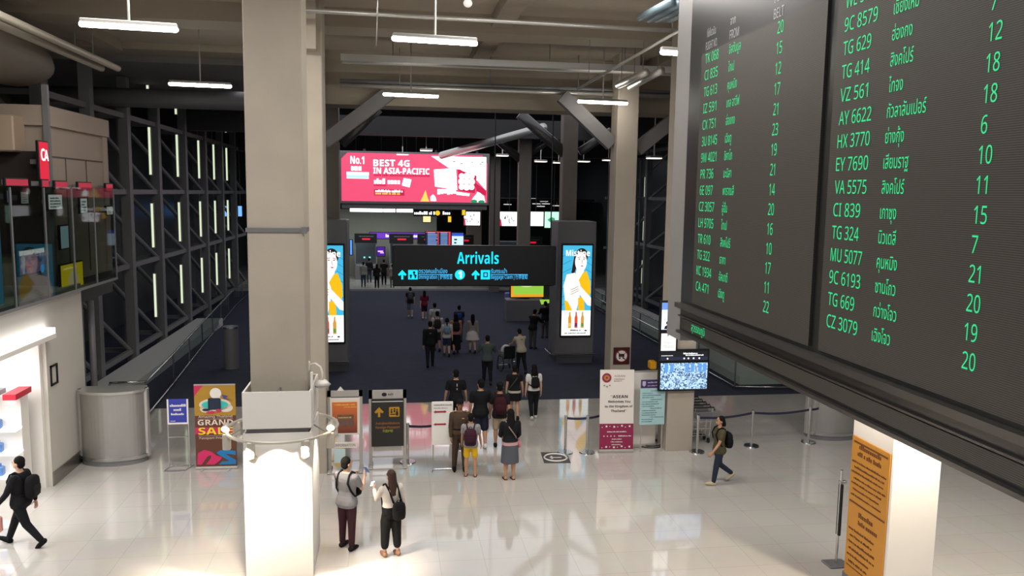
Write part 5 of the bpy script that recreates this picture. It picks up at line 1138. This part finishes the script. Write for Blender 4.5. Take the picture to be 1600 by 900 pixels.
def backpack(P, label, c, trim=None, s=1.0, z=.70, x=0, front=False, straps=True, strapc=None, group=None, depth=.05):
    T, H = P['T'], P['H']; t = thing('backpack', label, 'backpack', P['loc'], P['rz'], group); sg = 1 if front else -1
    y0 = sg*(.074*P['B']+.012); rg = []
    for u, k in ((-1, .7), (-.85, .93), (-.4, 1), (.3, 1), (.7, .92), (.92, .68), (1, .4)):
        zz = z+u*.115*s
        ring = []
        for i in range(20):
            a = 2*PI*i/20; ca, sa = math.cos(a), math.sin(a); e = .6
            ring.append(T((x+.085*s*k*abs(ca)**e*(1 if ca > 0 else -1), y0+sg*depth*s+depth*s*k*abs(sa)**e*(1 if sa > 0 else -1), zz)))
        rg.append(ring)
    MB().loft(rg).build('bag', cloth(c), t, smooth=True)
    yb = y0+sg*(depth*2*s); rg = []
    for u, k in ((-1, .8), (0, 1), (.8, .95), (1, .6)):
        ring = []
        for i in range(16):
            a = 2*PI*i/16; ca, sa = math.cos(a), math.sin(a); ring.append(T((x+.062*s*k*abs(ca)**.6*(1 if ca > 0 else -1), yb+.010*s*k*sa, z-.035*s+u*.055*s)))
        rg.append(ring)
    MB().loft(rg).build('front_pocket', cloth(trim or c), t, smooth=True)
    MB().tube([T((x-.02, y0+sg*.02, z+.112*s)), T((x-.012, y0+sg*.03, z+.135*s)), T((x+.012, y0+sg*.03, z+.135*s)), T((x+.02, y0+sg*.02, z+.112*s))], .006*H, 6).build('grab_loop', cloth(strapc or c), t)
    if straps:
        for sd in (-1, 1):
            g = -sg
            MB().tube([T((x+sd*.045, y0, z+.09*s)), T((sd*.058, sg*.055, .822)), T((sd*.064, 0, .85)), T((sd*.066, g*.052, .825)), T((sd*.07, g*.085*P['B'], .75)), T((sd*.085*P['B'], g*.06, .67)), T((sd*.095*P['B'], 0, z-.07*s)), T((x+sd*.06, y0, z-.08*s))], .011*H, 6).build('shoulder_strap', cloth(strapc or c), t, smooth=True)
    return t
def sling(P, label, c, bag, x=.1, z=.5, y=.03, name='shoulder_bag', s=1.0, lift=0):
    T, H = P['T'], P['H']; t = thing(name, label, 'bag', P['loc'], P['rz']); sd = 1 if x > 0 else -1
    rg = []
    for u, k in ((-1, .85), (-.7, 1), (.6, .95), (1, .75)):
        rg.append([T((x+sd*.028*s+.024*s*k*math.cos(a), y+.062*s*k*math.sin(a), z+u*.042*s)) for a in [2*PI*i/16 for i in range(16)]])
    MB().loft(rg).build('bag', cloth(bag), t, smooth=True)
    MB().tube([T((x, y-.03, z+.04*s)), T((x*.55, -.085*P['B'], z+.14)), T((-sd*.03, -.078*P['B'], .76)), T((-sd*.066, -.03, .835)), T((-sd*.06, .03, .83)), T((0, .085*P['B'], .72)), T((x*.8, .085*P['B'], z+.1)), T((x, y+.03, z+.04*s))], .0085*H, 6).build('strap', cloth(c), t, smooth=True)
    return t
def phone(P, sd, label, glow):
    M, hp, d = P['hands'][sd]; t = thing('mobile_phone', label, 'phone', P['loc'], P['rz'])
    c = hp+Vector((0, .035, .02)); a = MB().rbx(-.037, .037, -.004, .004, -.075, .075, .006); q = a.build('case', BLACK, t, loc=c); q.rotation_euler = (.6, 0, 0)
    b = MB().bx(-.033, .033, -.0055, -.004, -.068, .068).build('lit_screen', glow, t, loc=c); b.rotation_euler = (.6, 0, 0)
    return t
N, Mi, Fa = .0095, .012, .015
STAND = ((.0, .03, .02), (.0, .03, .02))
def walk(a=.35, left_front=True, push=.35):
    f = (a, .01, .08); b = (-a*.85, .01, push, -.55-a*.3); return (f, b) if left_front else (b, f)
SW = ((.25, .12, .2, 0), (-.25, .12, .15, 0)); SWR = ((-.25, .12, .15, 0), (.25, .12, .2, 0))
GREYPOLO = dict(c=(128, 128, 134), sleeve=.62, hem=.47, inf=.013, name='polo_shirt')
# ---- the two nearest visitors
p = F(543, 857)
P1 = person('person in grey polo and maroon trousers looking up at a blue phone', p, 1.74, -32, 'light', GREYPOLO, dict(k='trousers', c=(58, 32, 42)), (32, 22, 28), 'short', legs=((.06, .07, .04), (-.04, .05, .02)), arms=((.5, .15, 1.6, .5), (.55, .12, 1.75, .35)), headyaw=-.35, headpitch=.0, vox=N, features=True, build=1.03)
backpack(P1, 'black chest bag worn by the person in grey polo', (24, 24, 28), front=True, s=.72, z=.64, x=.03)
phone(P1, 1, 'blue phone held up by the person in grey polo', mat('blue_phone_case_glow', (110, 150, 215), emit=.4))
p = F(611, 868)
P2 = person('person in white blouse and black cropped trousers with long brown hair', p, 1.60, 22, 'light', dict(c=(222, 214, 206), sleeve=1.5, hem=.585, inf=.012, name='blouse'), dict(k='trousers', c=(24, 24, 26), len=.82, w=1.22, name='cropped_trousers'), (150, 112, 92), 'long', 'brown', .72, legs=((.05, .06, .04), (-.04, .06, .02)), arms=((.6, .15, 1.5, .2), (-.05, .2, .5, 0)), headyaw=.25, vox=N, features=True)
backpack(P2, 'small black backpack slung low behind the person in white blouse', (26, 26, 28), s=.86, z=.565, x=.045, strapc=(22, 22, 24))
phone(P2, -1, 'phone with a glowing white screen held by the person in white blouse', mat('white_phone_glow', (235, 250, 255), emit=3))
# ---- walkers left and right
p = F(36, 852)
P3 = person('person in black suit striding past the bright shop at left', p, 1.74, 80, 'light', dict(c=(26, 26, 30), sleeve=2, hem=.44, inf=.014, name='suit_jacket'), dict(k='trousers', c=(26, 26, 30)), (20, 20, 22), 'short', legs=walk(.45, False, .35), arms=((.4, .12, .3, 0), (-.3, .12, .2, 0)), vox=N, features=True)
backpack(P3, 'black backpack on the back of the striding person in black suit', (22, 22, 24), s=1.0, z=.69, trim=(30, 30, 32))
_, hp, _ = P3['hands'][-1]
b = thing('carry_bag', 'pink bag carried in the hand of the striding person in black suit', 'bag', P3['loc'], P3['rz'])
z = hp.z; MB().rbx(hp.x-.05, hp.x+.05, hp.y-.14, hp.y+.16, z-.42, z-.12, .03).build('bag', cloth((200, 140, 135)), b); MB().tube([(hp.x, hp.y-.07, z-.13), (hp.x, hp.y-.05, z+.0), (hp.x, hp.y+.05, z+.0), (hp.x, hp.y+.07, z-.13)], .008, 6).build('handle', cloth((150, 90, 90)), b)
p = F(1121, 756)
P4 = person('person in olive T-shirt and navy trousers walking left past the belt posts', p, 1.60, 88, 'mid', dict(c=(84, 78, 56), sleeve=.55, hem=.47, inf=.013, name='t_shirt'), dict(k='trousers', c=(44, 50, 66)), (196, 180, 150), 'bob', legs=walk(.22, True, .75), arms=((.35, .1, .3, 0), (-.05, .1, .2, 0)), vox=N, features=True)
backpack(P4, 'black backpack on the person in olive T-shirt', (24, 24, 26), s=.95, z=.655)
# ---- officer and the group beside
p = F(718, 734)
P5 = person('uniformed officer in brown with black cap facing the camera', p, 1.70, 176, 'dark', dict(c=(78, 62, 50), sleeve=2, hem=.52, inf=.010, name='uniform_shirt', belt=True), dict(k='trousers', c=(72, 58, 48), name='uniform_trousers'), (22, 18, 18), 'short', legs=((.03, .05, .02), (.0, .06, .02)), arms=((.05, .14, .15, 0), (.1, .12, .2, .1)), vox=N, features=True, cap=(24, 22, 24))
m = MB(); T = P5['T']
for sx in (-1, 1): m.tube([T((sx*.07, 0, .846)), T((sx*.105, 0, .825))], .02, 6)
m.ell((0, 0, 0), (1, 1, 1), 8, 6, T=lambda q: T((-.045+q.x*.02, .078+q.y*.004, .755+q.z*.008))); m.build('insignia', mat('brass_badge', (190, 160, 90), .35, .6), P5['root'])
p = F(735, 744)
P6 = person('child in yellow shorts and grey shirt standing before the officer', p, 1.50, -8, 'mid', dict(c=(150, 148, 148), sleeve=.6, hem=.47, inf=.014, name='t_shirt'), dict(k='shorts', c=(226, 180, 36), len=.36), (70, 52, 44), 'short', legs=((.02, .06, .02), (-.02, .07, .02)), arms=((.2, .14, .3, 0), (.15, .2, .2, 0)), vox=N, sandal=True)
backpack(P6, 'big maroon backpack on the child in yellow shorts', (62, 32, 44), s=1.12, z=.665, trim=(54, 28, 40))
p = F(796, 749)
P7 = person('person with long black hair and grey midi skirt seen from behind', p, 1.66, 6, 'mid', dict(c=(24, 25, 30), sleeve=2, hem=.56, inf=.016, name='jumper', waistband=(190, 150, 150)), dict(k='skirt', c=(86, 88, 96), hem=.25, fl=.035), (60, 42, 34), 'long', 'black', .73, legs=((.02, .01, .0), (.0, .01, .02)), arms=((.25, .14, .9, .4), (.15, .16, .7, .3)), vox=N, sandal=True)
sling(P7, 'pink and dark shoulder bag at the hip of the person in grey skirt', (150, 130, 125), (205, 130, 135), x=.10, z=.50, s=1.1)
p = F(750, 699)
P8 = person('tall person in black T-shirt and navy shorts walking away', p, 1.80, 4, 'mid', dict(c=(26, 26, 30), sleeve=.62, hem=.47, inf=.014, name='t_shirt'), dict(k='shorts', c=(28, 32, 48), len=.44, w=1.15), (225, 222, 218), 'short', legs=((.05, .03, .05), (-.08, .03, .15)), arms=((.1, .14, .2, 0), (.0, .14, .2, 0)), vox=Mi, build=1.05, headyaw=.3)
p = F(780, 700)
P8b = person('person in black cap and beige shorts close beside the tall one in navy shorts', p, 1.74, -4, 'mid', dict(c=(34, 30, 34), sleeve=.6, hem=.47, inf=.013, name='t_shirt'), dict(k='shorts', c=(170, 152, 130), len=.42), (30, 30, 32), 'short', legs=walk(.18, True, .3), arms=SW, vox=Mi, cap=(26, 24, 26))
backpack(P8b, 'dark maroon backpack between the tall walker and the person in cap', (58, 24, 32), s=1.1, z=.69)
p = F(712, 672)
person('person in black T-shirt with a white back stripe on the carpet edge', p, 1.72, 0, 'mid', dict(c=(26, 26, 29), sleeve=.62, hem=.47, inf=.014, name='t_shirt', stripe=True), dict(k='trousers', c=(30, 30, 34)), (40, 40, 42), 'short', legs=walk(.2), arms=((.1, .25, .3, 0), (.1, .25, .3, 0)), vox=Mi, build=1.04)
p = F(803, 655)
P10 = person('person in black top and short black skirt with a white patterned wrap at the waist', p, 1.62, -4, 'mid', dict(c=(24, 24, 28), sleeve=.4, hem=.53, inf=.011, name='top', waistband=(190, 182, 168)), dict(k='skirt', c=(24, 24, 28), hem=.36, fl=.03), (30, 28, 30), 'short', legs=walk(.2, True, .4), arms=((.0, .16, .2, 0), (.05, .2, .2, 0)), vox=Mi)
sling(P10, 'pale green hand bag at the left side of the person in short black skirt', (70, 80, 70), (96, 140, 100), x=-.11, z=.5, s=.9)
p = F(833, 654)
P11 = person('person in white T-shirt and black trousers carrying a black rucksack', p, 1.62, 2, 'light', dict(c=(225, 222, 218), sleeve=.5, hem=.53, inf=.012, name='t_shirt'), dict(k='trousers', c=(24, 24, 28)), (215, 210, 205), 'long', 'black', .8, legs=walk(.15, False, .3), arms=((.0, .14, .2, 0), (.0, .14, .2, 0)), vox=Mi)
backpack(P11, 'black rucksack on the person in white T-shirt and black trousers', (26, 26, 28), s=.85, z=.70)
# ---- further down the carpet
def simple(px, py, H, label, top, bot, hair='short', hlen=.76, face=0, legs=None, shoes=(60, 58, 58), skin='mid', arms=None, bag=None, vox=Fa, **k):
    P = person(label, F(px, py), H, face, skin, top, bot, shoes, hair, 'black', hlen, legs or walk(.2, random.random() < .5, .35), arms or random.choice((SW, SWR)), vox=vox, **k)
    if bag: backpack(P, bag[0], bag[1], s=bag[2] if len(bag) > 2 else .9)
    return P
TS = lambda c, sl=.6, hem=.48, **k: dict(c=c, sleeve=sl, hem=hem, inf=.013, name='shirt', **k)
TR = lambda c, **k: dict(k='trousers', c=c, **k); SHO = lambda c, ln=.42: dict(k='shorts', c=c, len=ln); SK = lambda c, hem=.33, fl=.06: dict(k='skirt', c=c, hem=hem, fl=fl)
simple(761, 600, 1.72, 'person in grey-green shirt and dark trousers ahead of the tall walker', TS((74, 84, 82), 2), TR((26, 27, 32)), arms=((.5, .35, 1.2, .4), (.5, .35, 1.2, .4)), build=1.06)
P = simple(814, 583, 1.66, 'person in cream vest leaning over a wheelchair', TS((186, 176, 156), .45, print=(120, 110, 96)), TR((26, 27, 32)), lean=.35, arms=((.75, .1, .4, 0), (.75, .1, .4, 0)), face=14)
simple(672, 573, 1.76, 'person in black jacket with a pale patch on the back', TS((26, 26, 30), 2, .44, print=(120, 116, 106)), TR((28, 29, 34)), shoes=(24, 24, 26), build=1.06)
simple(683, 548, 1.68, 'person in white shirt with a dark backpack behind the black jacket', TS((206, 202, 198)), SHO((60, 62, 72)), bag=('dark backpack on the person in white shirt behind the black jacket', (52, 50, 54), 1.0))
simple(679, 532, 1.70, 'person in plain white T-shirt furthest left of the carpet group', TS((200, 196, 194)), TR((42, 44, 54)))
simple(698, 556, 1.56, 'person in pale top with a light blue backpack', TS((196, 194, 192)), SHO((50, 58, 86)), 'tail', bag=('light blue backpack in the middle of the carpet group', (120, 150, 172), .85), skin='light')
simple(712, 552, 1.66, 'person in pink hooded top and long black skirt', TS((186, 128, 112), 1.5), SK((26, 26, 30), .1, .03), 'long', .8, bag=('black backpack over the pink hooded top', (40, 34, 36), 1.0))
simple(717, 533, 1.62, 'person with a bright blue backpack at the front of the group', TS((54, 56, 66)), TR((40, 42, 52)), bag=('bright blue backpack at the front of the carpet group', (40, 80, 150), .85))
simple(738, 551, 1.62, 'person in flared white skirt and grey cardigan', TS((148, 140, 136), 1.5, .55), SK((206, 202, 198), .34, .14), 'long', .72, skin='light')
simple(663, 499, 1.52, 'person in dark red shirt walking far down the carpet', TS((112, 34, 52), .7, .46), SHO((50, 24, 40)), 'long', .76, skin='light', shoes=(200, 190, 186))
simple(641, 496, 1.62, 'person in pale blue shorts walking furthest down the carpet at left', TS((40, 42, 46), .5), SHO((112, 126, 146), .45), bag=('dark patterned backpack of the furthest walker in pale blue shorts', (70, 72, 80), .95), shoes=(205, 200, 196))
simple(832, 545, 1.70, 'person in black top and khaki trousers leaning at the information kiosk', TS((24, 24, 28), 2), TR((78, 78, 70)), face=-40, legs=STAND, lean=.25, arms=((.8, .2, .6, .2), (.8, .2, .6, .2)))
simple(851, 528, 1.70, 'person in dark jacket and grey trousers at the right of the information kiosk', TS((28, 27, 30), 2), TR((92, 86, 82)), face=10, legs=STAND, arms=((.6, .15, .9, .2), (.6, .15, .9, .2)))
# ---- queue in the far hall
for px, py, H, lab, tp, bt, hr in ((568, 448, 1.74, 'queueing person in white printed shirt and jeans', TS((160, 160, 158)), TR((58, 70, 88)), 'short'), (577, 441, 1.78, 'tall queueing person in dark jacket with jeans', TS((34, 34, 38), 2), TR((50, 62, 82)), 'short'), (589, 450, 1.66, 'queueing person in black with a pale bag', TS((36, 35, 38), 2), TR((22, 22, 24)), 'long'), (600, 445, 1.82, 'tall queueing person all in black', TS((36, 34, 36), .6), TR((24, 24, 26)), 'short'), (613, 449, 1.58, 'queueing person in pale top and green patterned trousers', TS((160, 150, 146)), TR((78, 96, 80)), 'bun'), (630, 444, 1.80, 'queueing person in dark coat beside the Arrivals sign edge', TS((30, 30, 38), 2), TR((28, 28, 34)), 'short')):
    Q = simple(px, py, H, lab, tp, bt, hr, legs=STAND, arms=((.1, .14, .2, 0), (.1, .14, .2, 0)), vox=.018)
    if px == 589: sling(Q, 'pale bag on the queueing person in black', (60, 56, 56), (190, 186, 180), x=.1, z=.6, s=1.2)
    if px == 613: sling(Q, 'blue bag on the queueing person in pale top', (60, 70, 110), (40, 90, 170), x=.1, z=.56, s=1.1)
# ---- wheelchair in front of the cream vest
p = F(800, 586); t = thing('wheelchair', 'black wheelchair with big wheels pushed along the carpet', 'wheelchair', (p.x-.05, p.y+.75, 0), math.radians(14))
for sx in (-1, 1):
    MB().torus((sx*.29, 0, .31), .29, .02, 30, 6, ax='x').build('wheel', BLACK, t)
    MB().torus((sx*.24, .42, .09), .07, .02, 16, 6, ax='x').build('caster', BLACK, t)
    MB().tube([(sx*.24, -.3, .95), (sx*.24, -.2, .93), (sx*.24, -.14, .5), (sx*.24, .36, .48), (sx*.22, .5, .1)], .014, 8).tube([(sx*.24, -.12, .72), (sx*.24, .25, .72), (sx*.24, .3, .5)], .014, 8).build('side_frame', STEEL, t)
    MB().tube([(sx*.29, 0, .31), (sx*.2, 0, .31)], .03, 8).build('hub', CHROME, t)
MB().rbx(-.22, .22, -.18, -.13, .5, .95, .02).build('backrest', cloth((26, 26, 30)), t); MB().rbx(-.22, .22, -.14, .32, .47, .52, .02).build('seat', cloth((26, 26, 30)), t); MB().bx(-.2, .2, .45, .6, .1, .12).build('footplate', STEEL, t)
tag(MB().ell((0, 0, 0), (.2, .16, .22)).build('white_bundle', cloth((205, 205, 205)), smooth=True, loc=(p.x-.12, p.y+.8, .76)), 'white bundle resting in the seat of the wheelchair', 'bundle')
